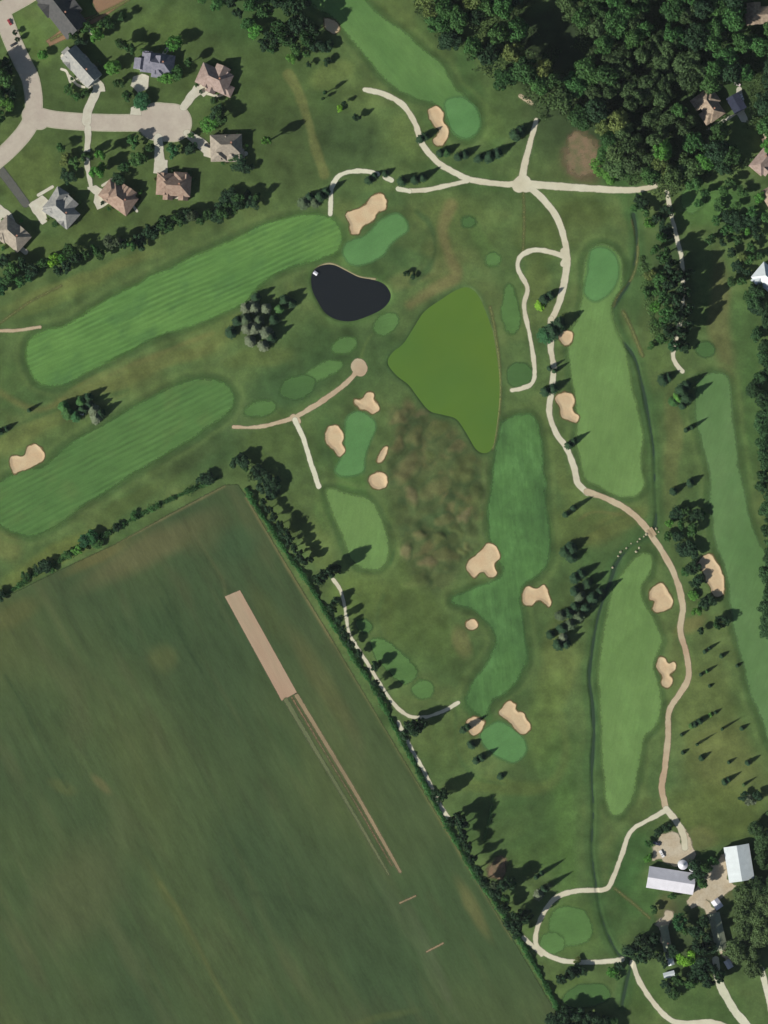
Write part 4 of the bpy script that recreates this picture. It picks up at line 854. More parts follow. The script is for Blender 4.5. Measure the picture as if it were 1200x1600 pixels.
# farmstead
row([(985,1482,13,12,'k'),(1000,1470,14,13,'n'),(1012,1484,13,13,'n'),(998,1494,12,11,'k'),(1020,1466,11,11,'k'),(1060,1440,13,10,'t'),(1068,1452,9,9,'m'),(1072,1498,15,9,'l'),(1088,1455,13,15,'k'),(1098,1440,12,15,'k'),(1104,1462,10,13,'k'),(1092,1478,12,14,'k'),(1108,1478,8,12,'k'),(1050,1485,7,8,'k'),(1100,1520,12,13,'k'),(1112,1512,11,13,'k'),(1106,1534,12,12,'k'),(1092,1508,9,10,'k'),(1124,1524,10,12,'k'),(1060,1530,11,8,'d'),(1040,1540,10,7,'k'),(1052,1550,10,7,'d'),(1080,1536,10,8,'m'),(1082,1525,8,8,'k'),(1050,1400,7,5,'m'),(1022,1420,7,6,'d'),(1028,1300,9,6,'k'),(1042,1293,8,6,'k'),(1013,1318,7,5,'m'),(1012,1340,7,4,'b'),(1030,1492,9,8,'n'),(1038,1504,7,7,'k')], "garden tree", "around the farmhouse", "trees around the farmhouse", axis='top')
row([(1090,1366,9,14,'k'),(1102,1354,9,13,'d'),(1096,1378,8,11,'m'),(1086,1352,9,15,'k'),(1112,1344,8,10,'m')], "green tree", "between the two white-roofed barns", "trees between the barns", axis='top')
pts = []
for k in range(26):
    x = random.uniform(1144, 1208); y = random.uniform(1385, 1520)
    if x < 1160 and y > 1490: continue
    pts.append((x, y))
for (x, y) in pts:
    mass_tree('olive', x, y, random.uniform(11, 15), random.uniform(8, 12), random.uniform(.75, 1.2))
build_mass('olive', (78,98,58), "olive-coloured wood beside the farm's long shed")
for k in range(13):
    mass_tree('barn', random.uniform(1180, 1215), random.uniform(1262, 1385), random.uniform(11, 15), random.uniform(8, 13), random.uniform(.75, 1.2))
build_mass('barn', (54,80,46), "dark wood right of the upper white barn")

# big wood at the upper right
WOOD = [(640,-20),(648,20),(668,40),(690,70),(722,80),(738,110),(775,125),(800,140),(832,168),(850,195),(862,175),(885,190),(925,200),(945,222),(955,262),(985,290),(1015,300),(1032,318),(1060,300),(1095,288),(1120,268),(1150,270),(1175,255),(1215,240),(1240,-40),(900,-60)]
ws, _ = sdf_poly(WOOD, smooth=False)
GAPS = [(1005,293,30,8),(855,25,24,40),(880,55,22,26),(893,92,24,20),(880,100,12,14),(730,52,14,9),(720,80,10,10),(1105,168,34,26),(1150,165,24,40),(1168,225,24,26),(1190,20,28,24),(1168,12,14,14),(842,70,20,16),(1195,260,22,24),(830,30,14,16),(912,240,34,42),(1150,215,20,20)]
placed = []
tries = 0
while tries < 9000 and len(placed) < 120:
    tries += 1
    x = random.uniform(640, 1215); y = random.uniform(-18, 300)
    if ws[int(y)+M0, int(x)+M0] < 2: continue
    if any(((x-a)/(p+9))**2 + ((y-b_)/(q+9))**2 < 1 for a, b_, p, q in GAPS): continue
    grey = math.exp(-(((x-1010)/70)**2 + ((y-135)/110)**2))
    r = random.uniform(13, 20) if grey < .5 else random.uniform(12, 17)
    if any((x-a)**2+(y-b_)**2 < (0.68*(r+q))**2 for a, b_, q in placed): continue
    placed.append((x, y, r))
    if random.random() < grey*1.0: c = random.choice('oosodom'); reg = "olive grey"; kd = 'wood'
    elif x > 1085: c = random.choice('bmmdmk'); reg = "bright green"; kd = 'wood'
    elif x < 850: c = random.choice('mdmkmy'); reg = "mid green"; kd = 'wood'
    elif y > 190: c = random.choice('mbmdyo'); reg = "fresh green"; kd = 'wood'
    else: c = random.choice('dmkmdo'); reg = "dark green"; kd = 'wood'
    wh = {"olive grey": "thin-crowned olive grey tree in the middle of the big wood", "bright green": "bright green tree around the houses in the big wood's right end",
          "mid green": "mid green tree in the big wood's left end by the top fairway", "fresh green": "fresh green tree along the big wood's lower side above the clearing", "dark green": "dark green tree in the thick upper part of the big wood"}[reg]
    edge = ws[int(y)+M0, int(x)+M0] < 16
    hgt = random.uniform(9, 14) if edge else random.uniform(13, 20)
    if 775 < x < 880 and 5 < y < 125: hgt = 26
    if reg == 'olive grey': mass_tree('grey', x, y, r*0.8, hgt, random.uniform(.7, 1.25)); mass_tree('grey', x+r*.8, y-r*.7, r*0.6, hgt*.9, random.uniform(.7, 1.25)); continue
    tree(x, y, r, hgt, c, kd, label=wh, group="trees of the big wood, "+reg+" part")
build_mass('grey', (66,90,54), "greyish olive thin-leaved middle of the big wood")
ur = np.random.default_rng(12); n_ = 60000; ux = ur.uniform(640, 1240, n_); uy = ur.uniform(-30, 310, n_)
ok = ws[(uy.astype(int)+M0).clip(0), ux.astype(int)+M0] > 0
for a, b_, p, q in GAPS: ok &= ((ux-a)/(p-3))**2 + ((uy-b_)/(q-3))**2 > 1
ux, uy = ux[ok], uy[ok]; un = noise2(RH, RW, 9, 99)[uy.astype(int)+M0, ux.astype(int)+M0]; gy_ = np.exp(-(((ux-1010)/80)**2 + ((uy-135)/120)**2))
uz = np.clip(2.5+5*un, 0.3, 7)*ur.random(len(ux))**0.4
nn = ur.normal(size=(len(ux), 3))*0.5+np.array([0, 0, 1.0]); nn /= np.linalg.norm(nn, axis=1, keepdims=True)
uo = link("undergrowth", leaves(np.stack([(ux-600)*S, (800-uy)*S, uz], 1), nn, np.full(len(ux), 0.55), (0.85+0.5*un)*(0.85+0.3*ur.random(len(ux))), ur, LEAF, "undergrowth"))
uo.color = (*[v*1.2 for v in alb(66,90,50)], 1); tag(uo, "dark green undergrowth filling the gaps of the big wood", "undergrowth", None, 'stuff')
# right edge belt and shrubs around the east houses
for k in range(32):
    y = 455 + 17*k; x = random.uniform(1174 + 14*(y > 620) + 8*(y > 800), 1206)
    mass_tree('belt', x, y, random.uniform(9, 14), random.uniform(8, 12), random.uniform(.7, 1.3))
build_mass('belt', (50,80,46), "dark green tree belt running down the right edge")
row([(1124,318,8,6,'m'),(1142,340,9,9,'k'),(1152,352,9,10,'k'),(1168,345,9,9,'k'),(1122,325,7,5,'d'),(1160,300,9,8,'m'),(1185,310,10,8,'b'),(1130,300,9,8,'m'),(1140,285,9,9,'d'),(1110,375,9,8,'d'),(1172,385,9,8,'m'),(1182,365,10,9,'k'),(1195,340,9,8,'m'),(1160,402,8,7,'y'),(1152,418,7,8,'k'),(1175,460,9,8,'m'),(1185,445,8,7,'d'),(1142,395,7,7,'k'),(1128,380,7,7,'k'),(1165,425,7,6,'k'),(1180,480,9,9,'k'),(1090,318,8,6,'m'),(1102,300,9,8,'d'),(1118,345,8,7,'m'),(1135,360,9,8,'m'),(1150,375,9,8,'d'),(1165,360,8,7,'b'),(1175,330,9,8,'m'),(1150,322,8,7,'m'),(1188,400,8,7,'d'),(1170,405,8,7,'m'),(1142,440,8,7,'d'),(1158,440,8,8,'m'),(1168,465,9,8,'d')], "garden tree", "around the pale house at the right edge", "garden trees by the east houses", axis='top')
row([(935,262,14,6,'b'),(955,275,13,6,'b'),(970,262,12,8,'b'),(942,240,11,6,'m'),(965,245,11,9,'m'),(950,228,11,9,'m'),(1000,315,8,8,'k'),(1008,332,8,9,'m'),(1015,350,8,8,'b'),(992,325,8,6,'m')], "bright leafy tree", "between the brown clearing and the pale path's end", "bright trees by the path's end", axis='top')

# hedges: continuous growth nobody could count
def hedge(name, pts, w, h, c, n, label, seed):
    r = np.random.default_rng(seed); p = smooth_line(pts, 4)
    dl = np.hypot(*np.diff(p, axis=0).T); cum = np.concatenate([[0], np.cumsum(dl)])
    t = r.random(n)*cum[-1]; k = np.clip(np.searchsorted(cum, t)-1, 0, len(dl)-1); f = ((t-cum[k])/dl[k])[:, None]
    q = p[k]*(1-f) + p[k+1]*f; tn = (p[k+1]-p[k])/dl[k][:, None]; nr = np.stack([-tn[:, 1], tn[:, 0]], 1)
    ph = r.random(4)*6
    swell = 0.75 + 0.28*np.sin(t*0.21+ph[0]) + 0.2*np.sin(t*0.083+ph[1]) + 0.15*np.sin(t*0.5+ph[2])
    off = r.normal(size=n)*0.42*np.clip(swell, .25, 2)
    q = q + nr*(off*w/2)[:, None]
    hz = h*np.clip(swell, .2, 1.8)*np.sqrt(np.clip(1-(off/1.6)**2, 0, 1))*(1-0.5*r.random(n)**2)
    X = (q[:, 0]-600)*S; Y = (800-q[:, 1])*S
    zz = ZR[np.clip((q[:, 1]+M0).astype(int), 0, RH-1), np.clip((q[:, 0]+M0).astype(int), 0, RW-1)]
    cen = np.stack([X, Y, zz+hz], 1); nn = np.stack([nr[:, 0]*off*.6, -nr[:, 1]*off*.6, np.ones(n)*.8], 1)+r.normal(size=(n, 3))*0.5
    nn /= np.linalg.norm(nn, axis=1, keepdims=True)
    tone = (0.85+0.3*r.random(n))*(1+0.22*np.sin(t*0.13+ph[3])); cen = cen.astype(np.float32)
    me = leaves(cen, nn, np.full(n, 0.42), tone, r, LEAF, name)
    o = link(name, me); o.color = (*[v*1.2 for v in alb(*c)], 1); tag(o, label, "hedge", None, 'stuff'); return o
hedge("hedge", [(384,762),(400,792),(425,828),(450,868),(478,905),(505,950),(535,1000),(562,1042),(590,1085),(613,1130),(640,1180),(663,1225),(690,1275),(714,1318),(744,1370),(775,1412),(800,1450),(830,1500),(858,1550),(882,1600),(905,1640)], 11, 2.8, (58,106,54), 30000, "long dark hedge along the crop field's upper right edge", 3)
hedge("hedge", [(-40,952),(0,932),(30,915),(60,893),(95,875),(130,852),(160,838),(200,815),(250,788),(300,765),(345,745)], 12, 2.0, (54,98,50), 7500, "broken hedge along the crop field's upper left edge", 4)
hedge("ditch_growth", [(1002,400),(1010,430),(1014,460),(1020,500),(1030,540)], 22, 1.2, (78,112,62), 2600, "low scrub between the stream and the narrow east path", 6)
row([(0,930,9,6,'k'),(62,886,9,6,'k'),(72,884,10,7,'k'),(80,890,7,5,'m'),(40,900,8,5,'d'),(104,868,9,5,'m'),(120,860,9,6,'b'),(132,846,11,7,'t'),(144,840,11,7,'t'),(152,850,9,5,'m'),(182,824,7,5,'k'),(210,806,7,4,'m')], "bushy tree", "in the broken hedge above the crop field", "bushes in the broken hedge")

# ------------------------------------------------------------------ houses
def roof_mat(name, c, c2=None, metal=False):
    if metal:
        m, N, L, b = newmat(name, 0.45, 0.4); tc = N.new("ShaderNodeTexCoord"); sx = N.new("ShaderNodeSeparateXYZ"); L.new(tc.outputs["Object"], sx.inputs[0])
        sn = mathn(N, L, 'SINE', mathn(N, L, 'MULTIPLY', sx.outputs[0], 9.0)); mr = N.new("ShaderNodeMapRange"); L.new(sn, mr.inputs[0])
        mr.inputs[1].default_value, mr.inputs[2].default_value, mr.inputs[3].default_value, mr.inputs[4].default_value = 0.6, 1.0, 1.0, 0.86
        rgb = N.new("ShaderNodeRGB"); rgb.outputs[0].default_value = (*c, 1)
        vm = N.new("ShaderNodeVectorMath"); vm.operation = 'SCALE'; L.new(rgb.outputs[0], vm.inputs[0]); L.new(mr.outputs[0], vm.inputs["Scale"])
        col = colmul(N, L, vm.outputs[0], noise_node(N, L, 0.25, detail=4), 0.9, 1.06); L.new(col, b.inputs["Base Color"]); return m
    return plain_mat(name, c, c2 or tuple(v*0.8 for v in c), scale=0.5, rough=0.9, fine=0.14)
GLASS, N, L, b = newmat("window_glass", 0.08, 0.6); b.inputs["Base Color"].default_value = (0.03, 0.04, 0.05, 1)
TRIM = plain_mat("white_trim", (0.7, 0.7, 0.66), scale=2); DOORM = plain_mat("door_paint", (0.2, 0.1, 0.07), scale=2)
CHIM = plain_mat("chimney_brick", (0.3, 0.16, 0.11), (0.24, 0.13, 0.09), scale=4)
WALLS = {'brick': plain_mat("brick_wall", (0.33, 0.2, 0.15), (0.27, 0.16, 0.12), scale=3), 'cream': plain_mat("cream_siding", (0.6, 0.55, 0.44), scale=1.5),
         'white': plain_mat("white_siding", (0.7, 0.7, 0.68), scale=1.5), 'stone': plain_mat("stone_wall", (0.5, 0.42, 0.33), (0.4, 0.34, 0.27), scale=2)}
RW_ = {'grey': roof_mat("grey_shingle", alb(156,156,150), alb(136,138,136)), 'slate': roof_mat("slate_shingle", alb(128,128,140), alb(104,106,118)), 'brown': roof_mat("brown_shingle", alb(158,138,122), alb(138,116,102)),
       'pink': roof_mat("rose_shingle", alb(162,144,136), alb(142,124,114)), 'taupe': roof_mat("taupe_shingle", alb(158,150,136), alb(138,130,118)), 'tan': roof_mat("tan_shingle", alb(166,150,130), alb(134,118,102)),
       'charcoal': roof_mat("charcoal_shingle", alb(84,84,84), alb(72,74,74)), 'white': roof_mat("white_metal_roof", alb(214,214,222), metal=True), 'zinc': roof_mat("pale_metal_roof", alb(206,216,218), metal=True),
       'green': roof_mat("grey_green_roof", alb(150,158,134), alb(134,142,118)), 'rust': roof_mat("rust_roof", alb(150,92,70)), 'navy': roof_mat("dark_blue_roof", alb(52,58,78), alb(44,50,66))}

def wing_shapes(wl, wing, oh=0.5):
    """local vertices of a gabled or hipped wing: (cx, cy, len, wid, rot, wallh, hip, pitch)"""
G_ = "houses round the cul-de-sac"
def house(name, px, py, rot, wings, wall, roof, label, group=None, cat="house", doors=True, chim=True, garage=None):
    """rot: direction of the long axis in degrees, screen sense (clockwise from +x as seen in the photo). wings in photograph px, local axes"""
    X, Y = W(px, py); z0 = zpix(px, py)
    root = empty(name, (X, Y, z0), -math.radians(rot)); tag(root, label, cat, group)
    wl, rf = MB(), MB(); wins = []; 
    if group == G_:
        hr = random.Random(int(px)*7+int(py)); L0, W0 = wings[0][2], wings[0][3]; wings = list(wings)
        for q in range(3):
            sgn = 1 if q % 2 else -1
            wings.append((hr.uniform(-.38, .38)*L0, sgn*W0*.26, W0*.56, hr.uniform(8, 12), 90, hr.uniform(4.0, 5.0), False, hr.uniform(36, 46)))
    for wi, wg in enumerate(wings):
        cx, cy, L_, Wd, wr, wh, hip, pitch = wg
        T = Matrix.Translation((cx*S, -cy*S, 0)) @ Matrix.Rotation(-math.radians(wr), 4, 'Z')
        l, w = L_*S/2 - 0.013*wi, Wd*S/2 - 0.017*wi; wh = wh + 0.021*wi; oh = 0.45
        rise = w*math.tan(math.radians(pitch)); hp = min(w, l*0.95) if hip else 0.0
        # walls with gables
        vs = [(-l,-w,-1),(l,-w,-1),(l,w,-1),(-l,w,-1),(-l,-w,wh),(l,-w,wh),(l,w,wh),(-l,w,wh)]
        fs = [(0,1,5,4),(1,2,6,5),(2,3,7,6),(3,0,4,7),(4,5,6,7)]
        if not hip:
            vs += [(-l,0,wh+rise-0.02),(l,0,wh+rise-0.02)]; fs = fs[:4] + [(4,7,8),(6,5,9)]
        wl.add([T @ Vector(v) for v in vs], fs)
        # roof slab
        L2, W2 = l+oh, w+oh; ze = wh - oh*math.tan(math.radians(pitch)); zr = wh+rise; t = 0.16
        rl = L2 - (hp+oh if hip else 0); rl = max(rl, 0.05)
        top = [(-L2,-W2,ze),(L2,-W2,ze),(L2,W2,ze),(-L2,W2,ze),(-rl,0,zr),(rl,0,zr)]
        vs = [(x, y, z+t) for x, y, z in top] + [(x, y, z) for x, y, z in top]
        fs = [(0,1,5,4),(2,3,4,5),(1,2,5),(3,0,4)] + [(6,10,11,7),(8,11,10,9),(7,11,8),(9,10,6)] + [(0,6,7,1),(1,7,8,2),(2,8,9,3),(3,9,6,0)]
        if not hip: fs = [(0,1,5,4),(2,3,4,5),(6,10,11,7),(8,11,10,9),(0,6,7,1),(2,8,9,3),(1,7,11,5),(5,11,8,2),(3,9,10,4),(4,10,6,0)]
        rf.add([T @ Vector(v) for v in vs], fs)
        wins.append((T, l, w, wh))
    wl.build("wall", wall, root); ro = rf.build("roof", roof, root)
    if chim:
        T, l, w, wh = wins[0]; rise = w*math.tan(math.radians(wings[0][7])); m_ = MB()
        m_.box(l*0.3, l*0.3+1.0, w*0.12, w*0.12+0.9, wh, wh+rise+1.0, T); m_.box(l*0.3-0.08, l*0.3+1.08, w*0.12-0.08, w*0.12+0.98, wh+rise+1.0, wh+rise+1.15, T); m_.build("chimney", CHIM, ro)
    if doors:
        T, l, w, wh = wins[0]; n = max(2, int(l*2/4.5))
        for k in range(n):
            xx = -l + (k+0.5)*2*l/n
            for sy in (-1, 1):
                if sy == -1 and k == n//2:
                    m_ = MB(); m_.box(xx-0.55, xx+0.55, -w-0.06, -w+0.05, 0.15, 2.3, T); dd = m_.build("door", DOORM, root)
                    continue
                fr, pn = MB(), MB()
                y0, y1 = (w-0.02, w+0.05) if sy > 0 else (-w-0.05, -w+0.02)
                fr.box(xx-0.75, xx+0.75, y0, y1, 0.9, 2.3, T); y2, y3 = (w+0.03, w+0.07) if sy > 0 else (-w-0.07, -w-0.03)
                pn.box(xx-0.65, xx+0.65, y2, y3, 1.0, 2.2, T)
                f = fr.build("window", TRIM, root); pn.build("pane", GLASS, f)
    if garage:
        gi, side = garage; T, l, w, wh = wins[gi]; m_ = MB()
        if side in 'EW':
            xs = (l-0.02, l+0.06) if side == 'E' else (-l-0.06, -l+0.02); m_.box(xs[0], xs[1], -2.4, 2.4, 0.05, 2.3, T)
        else:
            ys = (w-0.02, w+0.06) if side == 'N' else (-w-0.06, -w+0.02); m_.box(-2.4, 2.4, ys[0], ys[1], 0.05, 2.3, T)
        m_.build("garage_door", TRIM, root)
    return root
# wings: cx, cy, length, width, rotation, wall height, hip, pitch
house("house", 128, 105, 48, [(0,0,60,30,0,5.2,False,42),(-16,8,16,18,90,4.6,False,38),(-26,2,12,22,90,4.8,False,36)], WALLS['white'], RW_['grey'], "grey-roofed house with a round planted bed, second from the top left", G_, garage=(0,'E'))
house("house", 243, 100, 8, [(4,0,50,30,0,5.0,True,38),(-22,4,16,20,90,4.2,False,36),(-8,-6,14,26,90,5.0,False,40),(8,-6,10,26,90,5.2,False,42),(8,12,18,22,90,4.2,True,36)], WALLS['white'], RW_['slate'], "slate-roofed house with pale gables behind a round drive", G_, garage=(1,'W'))
house("house", 337, 125, 24, [(-2,0,50,32,0,5.0,True,38),(4,-12,22,22,90,5.0,False,38),(22,8,20,16,0,3.6,True,32),(0,14,16,14,90,3.8,False,36)], WALLS['stone'], RW_['pink'], "rose-brown-roofed house at the upper right of the cul-de-sac", G_, garage=(0,'W'))
house("house", 354, 232, -2, [(0,-4,48,32,0,5.0,True,40),(-12,10,20,24,90,4.6,True,36),(8,12,18,18,90,4.0,True,36),(20,10,14,14,90,3.8,False,36)], WALLS['stone'], RW_['taupe'], "taupe-roofed house at the lower right of the cul-de-sac", G_, garage=(1,'W'))
house("house", 272, 289, 4, [(0,2,52,30,0,5.0,True,36),(-14,-6,20,24,90,4.8,True,36),(10,-10,18,20,90,4.6,True,34),(16,14,18,14,90,3.6,False,30),(-8,16,16,14,90,3.8,False,32)], WALLS['brick'], RW_['brown'], "reddish brown-roofed house below the cul-de-sac", G_, garage=(1,'N'))
house("house", 188, 306, 36, [(4,4,44,32,0,4.6,True,38),(-16,4,30,22,90,4.4,True,34),(10,-10,16,18,90,4.4,False,38)], WALLS['cream'], RW_['brown'], "brown-roofed house left of the reddish one", G_, garage=(1,'W'))
house("house", 98, 326, 42, [(2,4,50,30,0,4.8,True,38),(-14,0,44,20,80,4.4,True,36),(4,-12,18,20,90,4.6,False,40),(16,12,16,18,90,4.0,False,36)], WALLS['white'], RW_['grey'], "pale grey-roofed house with a wide drive on its left", G_, garage=(1,'N'))
house("house", 20, 366, 42, [(0,0,50,32,0,4.8,True,38),(-12,4,34,20,80,4.4,True,36),(10,-8,18,22,90,4.4,False,36)], WALLS['stone'], RW_['taupe'], "taupe-roofed house at the left edge", G_, garage=(1,'N'))
house("house", 92, 12, 52, [(0,0,96,40,0,5.2,False,40),(-10,12,22,26,90,4.8,False,38),(14,-14,24,24,90,5.0,False,38)], WALLS['stone'], RW_['charcoal'], "large charcoal-roofed house at the top left beside the brown lot", G_)
G2 = "houses among the trees at the upper right"
house("house", 1108, 166, 55, [(0,0,46,26,0,5.0,True,36),(-8,-6,24,22,90,4.8,True,38),(12,8,26,20,90,4.4,True,34),(-14,12,18,16,0,3.6,False,30)], WALLS['stone'], RW_['tan'], "tan-roofed house in the wood beside the pale forecourt", G2)
house("house", 1192, 25, -4, [(0,0,54,26,0,5.0,True,36),(-14,-12,16,20,90,4.6,False,36)], WALLS['stone'], RW_['tan'], "tan-roofed house at the top right corner", G2)
house("house", 1192, 252, -50, [(0,0,40,24,0,4.6,True,36),(-8,8,18,16,90,4.0,False,34)], WALLS['brick'], RW_['pink'], "rose-brown-roofed house at the right edge below the forecourt", G2)
house("house", 1206, 215, 70, [(0,0,36,22,0,4.6,True,36),(6,8,16,16,90,4.0,False,34)], WALLS['cream'], RW_['tan'], "tan-roofed house cut by the right edge", G2)
house("house", 1200, 436, 40, [(0,0,44,30,0,4.6,True,34),(-10,8,22,18,90,4.2,False,34)], WALLS['white'], RW_['zinc'], "pale grey-roofed house alone at the right edge", G2)
house("house", 1206, 310, 60, [(0,0,34,24,0,4.4,True,34)], WALLS['cream'], RW_['tan'], "low tan-roofed house cut by the edge above the pale grey one", G2)
house("barn", 1048, 1375, 9, [(0,0,72,32,0,4.2,False,24)], WALLS['white'], RW_['white'], "long white metal-roofed barn below the round grain bins", "farm buildings", "barn", chim=False, garage=(0,'E'))
house("barn", 1154, 1348, 81, [(0,0,54,38,0,4.4,False,16)], WALLS['white'], RW_['zinc'], "broad white metal-roofed barn at the right", "farm buildings", "barn", chim=False, garage=(0,'E'))
house("shed", 1121, 1455, 77, [(0,0,58,17,0,3.2,False,22)], WALLS['cream'], RW_['green'], "long narrow grey-green-roofed shed among dark trees", "farm buildings", "shed", chim=False)
house("shed", 1141, 1492, 20, [(0,0,16,12,0,2.6,False,26)], WALLS['white'], RW_['taupe'], "small pale shed at the long shed's lower end", "farm buildings", "shed", chim=False, doors=False)
house("shed", 1138, 1506, 60, [(0,0,12,8,0,2.4,False,20)], WALLS['white'], RW_['white'], "tiny pale shed below the small pale one", "farm buildings", "shed", chim=False, doors=False)
house("shed", 1120, 1412, 55, [(0,0,14,11,0,2.6,False,20)], WALLS['white'], RW_['white'], "small white shed above the long grey-green one", "farm buildings", "shed", chim=False, doors=False)
house("house", 1040, 1466, 80, [(0,0,40,11,0,3.0,False,26)], WALLS['white'], RW_['green'], "narrow farmhouse with a pale roof left of the lime green tree", "farm buildings", chim=True)
house("shed", 1046, 1498, 75, [(0,0,18,9,0,2.6,False,24)], WALLS['white'], RW_['zinc'], "white garden shed left of the lime green tree", "farm buildings", "shed", chim=False, doors=False)
house("shed", 1045, 1522, -15, [(0,0,16,7,0,2.3,False,20)], WALLS['white'], RW_['zinc'], "low white garden shed below the other", "farm buildings", "shed", chim=False, doors=False)
house("shed", 1150, 162, 60, [(0,0,26,20,0,3.2,False,12)], WALLS['stone'], RW_['navy'], "dark flat-looking garage beside the pale forecourt", None, "garage", chim=False, doors=False, garage=(0,'E'))
house("shed", 127, 645, 0, [(0,0,6,6,0,2.3,True,30)], WALLS['white'], RW_['zinc'], "tiny white shelter at the foot of the fairway clump", None, "shelter", chim=False, doors=False)
house("pump_house", 493, 427, 35, [(0,0,5,3.5,0,2.0,False,20)], WALLS['white'], RW_['white'], "tiny white pump house at the dark pond's corner", None, "pump house", chim=False, doors=False)

def grain_bin(x, y, r, h, label):
    X, Y = W(x, y); root = empty("grain_bin", (X, Y, zpix(x, y))); tag(root, label, "grain bin", "grain bins")
    a = MB(); a.tube(0, 0, -0.5, h, r, r, 24); 
    for k in range(5): a.tube(0, 0, h*(k+0.5)/5, h*(k+0.5)/5+0.12, r+0.05, r+0.05, 24)
    a.build("wall", RW_['zinc'], root)
    c = MB(); c.tube(0, 0, h, h+r*0.5, r+0.15, 0.4, 24); ro = c.build("roof", RW_['white'], root)
    v = MB(); v.tube(0, 0, h+r*0.5, h+r*0.5+0.4, 0.45, 0.45, 10); v.build("vent_cap", RW_['zinc'], ro)
grain_bin(1066, 1350, 3.3, 7.5, "larger round white grain bin above the long barn")
grain_bin(1081, 1356, 2.2, 6.0, "smaller round white grain bin right of the larger")

# vehicles
def car(x, y, rot, paint, label, truck=False):
    X, Y = W(x, y); root = empty("parked_truck" if truck else "parked_car", (X, Y, zpix(x, y)+0.3), -math.radians(rot)); tag(root, label, "truck" if truck else "car")
    pm = plain_mat("car_paint", paint, rough=0.3, spec=0.5, fine=0.02); m_ = MB()
    L2, W2 = (2.7, 0.98) if truck else (2.3, 0.9)
    prof = [(-L2,0.35),(-L2,0.85),(-L2*0.55,0.95),(L2*0.4,0.98),(L2*0.95,0.8),(L2,0.6),(L2,0.35)]
    vs = [(px, -W2, pz) for px, pz in prof] + [(px, W2, pz) for px, pz in prof]; n = len(prof)
    m_.add(vs, [tuple(range(n)), tuple(range(2*n-1, n-1, -1))] + [(k, n+k, n+(k+1) % n, (k+1) % n) for k in range(n)])
    m_.build("body", pm, root, bevel=0.08)
    c = MB(); x0, x1 = (-0.6, 1.3) if truck else (-1.6, 0.9)
    c.add([(x0,-W2+.08,.9),(x1,-W2+.08,.9),(x1,W2-.08,.9),(x0,W2-.08,.9),(x0+.35,-W2+.22,1.45),(x1-.55,-W2+.22,1.45),(x1-.55,W2-.22,1.45),(x0+.35,W2-.22,1.45)], [(0,1,5,4),(1,2,6,5),(2,3,7,6),(3,0,4,7)])
    cb = c.build("window_glass", GLASS, root)
    r_ = MB(); r_.box(x0+.34, x1-.54, -W2+.21, W2-.21, 1.45, 1.49); r_.build("roof", pm, root)
    for sx in (-1, 1):
        for sy in (-1, 1):
            w_ = MB(); w_.tube(0, 0, -0.11, 0.11, 0.33, 0.33, 14, T=Matrix.Translation((sx*L2*0.62, sy*(W2-0.08), 0.33)) @ Matrix.Rotation(math.pi/2, 4, 'X')); w_.build("wheel", TYRE, root)
TYRE = plain_mat("tyre", (0.02, 0.02, 0.02), scale=3)
car(15, 35, 60, (0.25, 0.03, 0.04), "dark red car parked at the kerb of the street's top left end")
car(21, 70, -30, (0.03, 0.03, 0.035), "black car across the street's upper end")  # dark body added where a thin cast shadow crosses the road
car(324, 228, 20, (0.02, 0.025, 0.03), "black car on the drive of the lower right cul-de-sac house")
car(1026, 1318, 15, (0.03, 0.035, 0.06), "dark pickup truck on the gravel pad above the long barn", True)
car(1034, 1334, 60, (0.6, 0.6, 0.6), "white pickup truck on the gravel pad's lower left corner", True)
car(1159, 152, 70, (0.7, 0.7, 0.7), "white car on the pale forecourt in the wood")
car(1152, 132, 20, (0.6, 0.5, 0.5), "pale car above the pale forecourt in the wood")

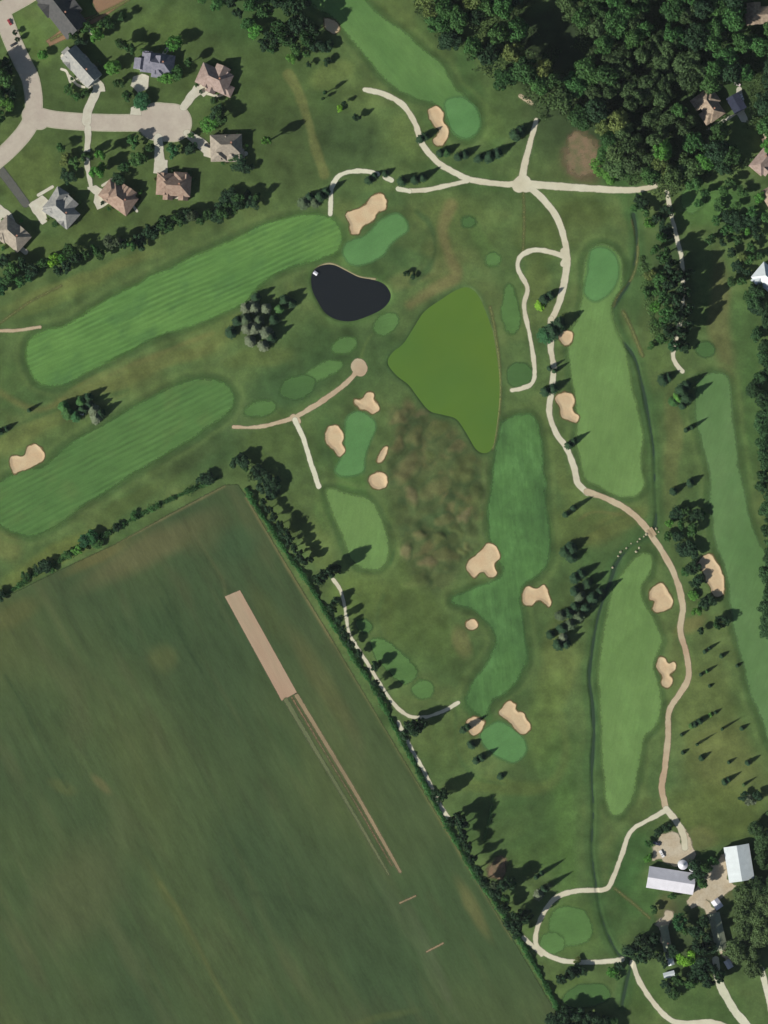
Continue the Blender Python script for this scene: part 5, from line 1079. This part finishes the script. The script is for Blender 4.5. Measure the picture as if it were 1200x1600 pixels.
# culvert and rocks where the brown path crosses the stream
root = empty("footbridge", (*W(1018, 832), zpix(1018, 832, True)+0.2), -math.radians(56)); tag(root, "small timber bridge where the brown path crosses the stream", "bridge")
wood = plain_mat("weathered_timber", alb(182,164,132), alb(160,142,112), scale=2)
dk = MB()
for k in range(14): dk.box(-3.2+k*0.46, -3.2+k*0.46+0.43, -2.3, 2.3, 0, 0.1)
dk.build("deck", wood, root)
for sy in (-1, 1):
    rl = MB(); rl.box(-3.2, 3.2, sy*2.25-0.06, sy*2.25+0.06, 0.95, 1.05)
    for k in range(5): rl.box(-3.2+k*1.57, -3.2+k*1.57+0.12, sy*2.25-0.06, sy*2.25+0.06, 0.1, 0.95)
    rl.build("railing", wood, root)
ROCK = plain_mat("pale_rock", alb(170,164,138), alb(140,138,112), scale=1.2)
def rock_mesh(seed):
    import bmesh
    bm = bmesh.new(); bmesh.ops.create_icosphere(bm, subdivisions=2, radius=1.0); r = random.Random(seed)
    ax = [Vector((r.gauss(0,1), r.gauss(0,1), r.gauss(0,1))).normalized() for _ in range(6)]
    for v in bm.verts:
        f = 1 + 0.16*sum(math.sin(2.2*a.dot(v.co)+i) for i, a in enumerate(ax))/2; v.co *= f; v.co.z *= 0.6
    me = bpy.data.meshes.new("boulder"); bm.to_mesh(me); bm.free(); me.materials.append(ROCK); return me
RM = [rock_mesh(k) for k in range(4)]
for k, (x, y) in enumerate([(1006,838),(1010,835),(1026,826),(1029,831),(1000,842),(996,846),(986,849),(979,856),(970,862),(966,869),(957,887),(999,856),(994,862)]):
    X, Y = W(x, y); o = link("boulder", random.choice(RM)); o.location = (X, Y, zpix(x, y)+0.1); o.rotation_euler = (0, 0, random.random()*6); o.scale = (random.uniform(.5, 1.1),)*3
    tag(o, "pale boulder on the stream bank beside the timber bridge", "boulder", "boulders along the stream below the bridge")

# ------------------------------------------------------------------ the air between the aircraft and the ground
bpy.context.view_layer.update()
E = 12500.0
hz = MB(); hz.box(-E, E, -E, E, -4.0, CAM_H + 60.0)
hm_ = bpy.data.materials.new("haze"); hm_.use_nodes = True; N = hm_.node_tree.nodes; L = hm_.node_tree.links
for n in list(N): N.remove(n)
out_ = N.new("ShaderNodeOutputMaterial"); pv = N.new("ShaderNodeVolumePrincipled")
pv.inputs["Color"].default_value = (0.80, 0.88, 1.0, 1); pv.inputs["Density"].default_value = HAZE; pv.inputs["Anisotropy"].default_value = 0.0
L.new(pv.outputs[0], out_.inputs["Volume"])
ho = hz.build("haze", hm_); tag(ho, "thin pale haze between the camera and the ground", None, None, 'stuff')
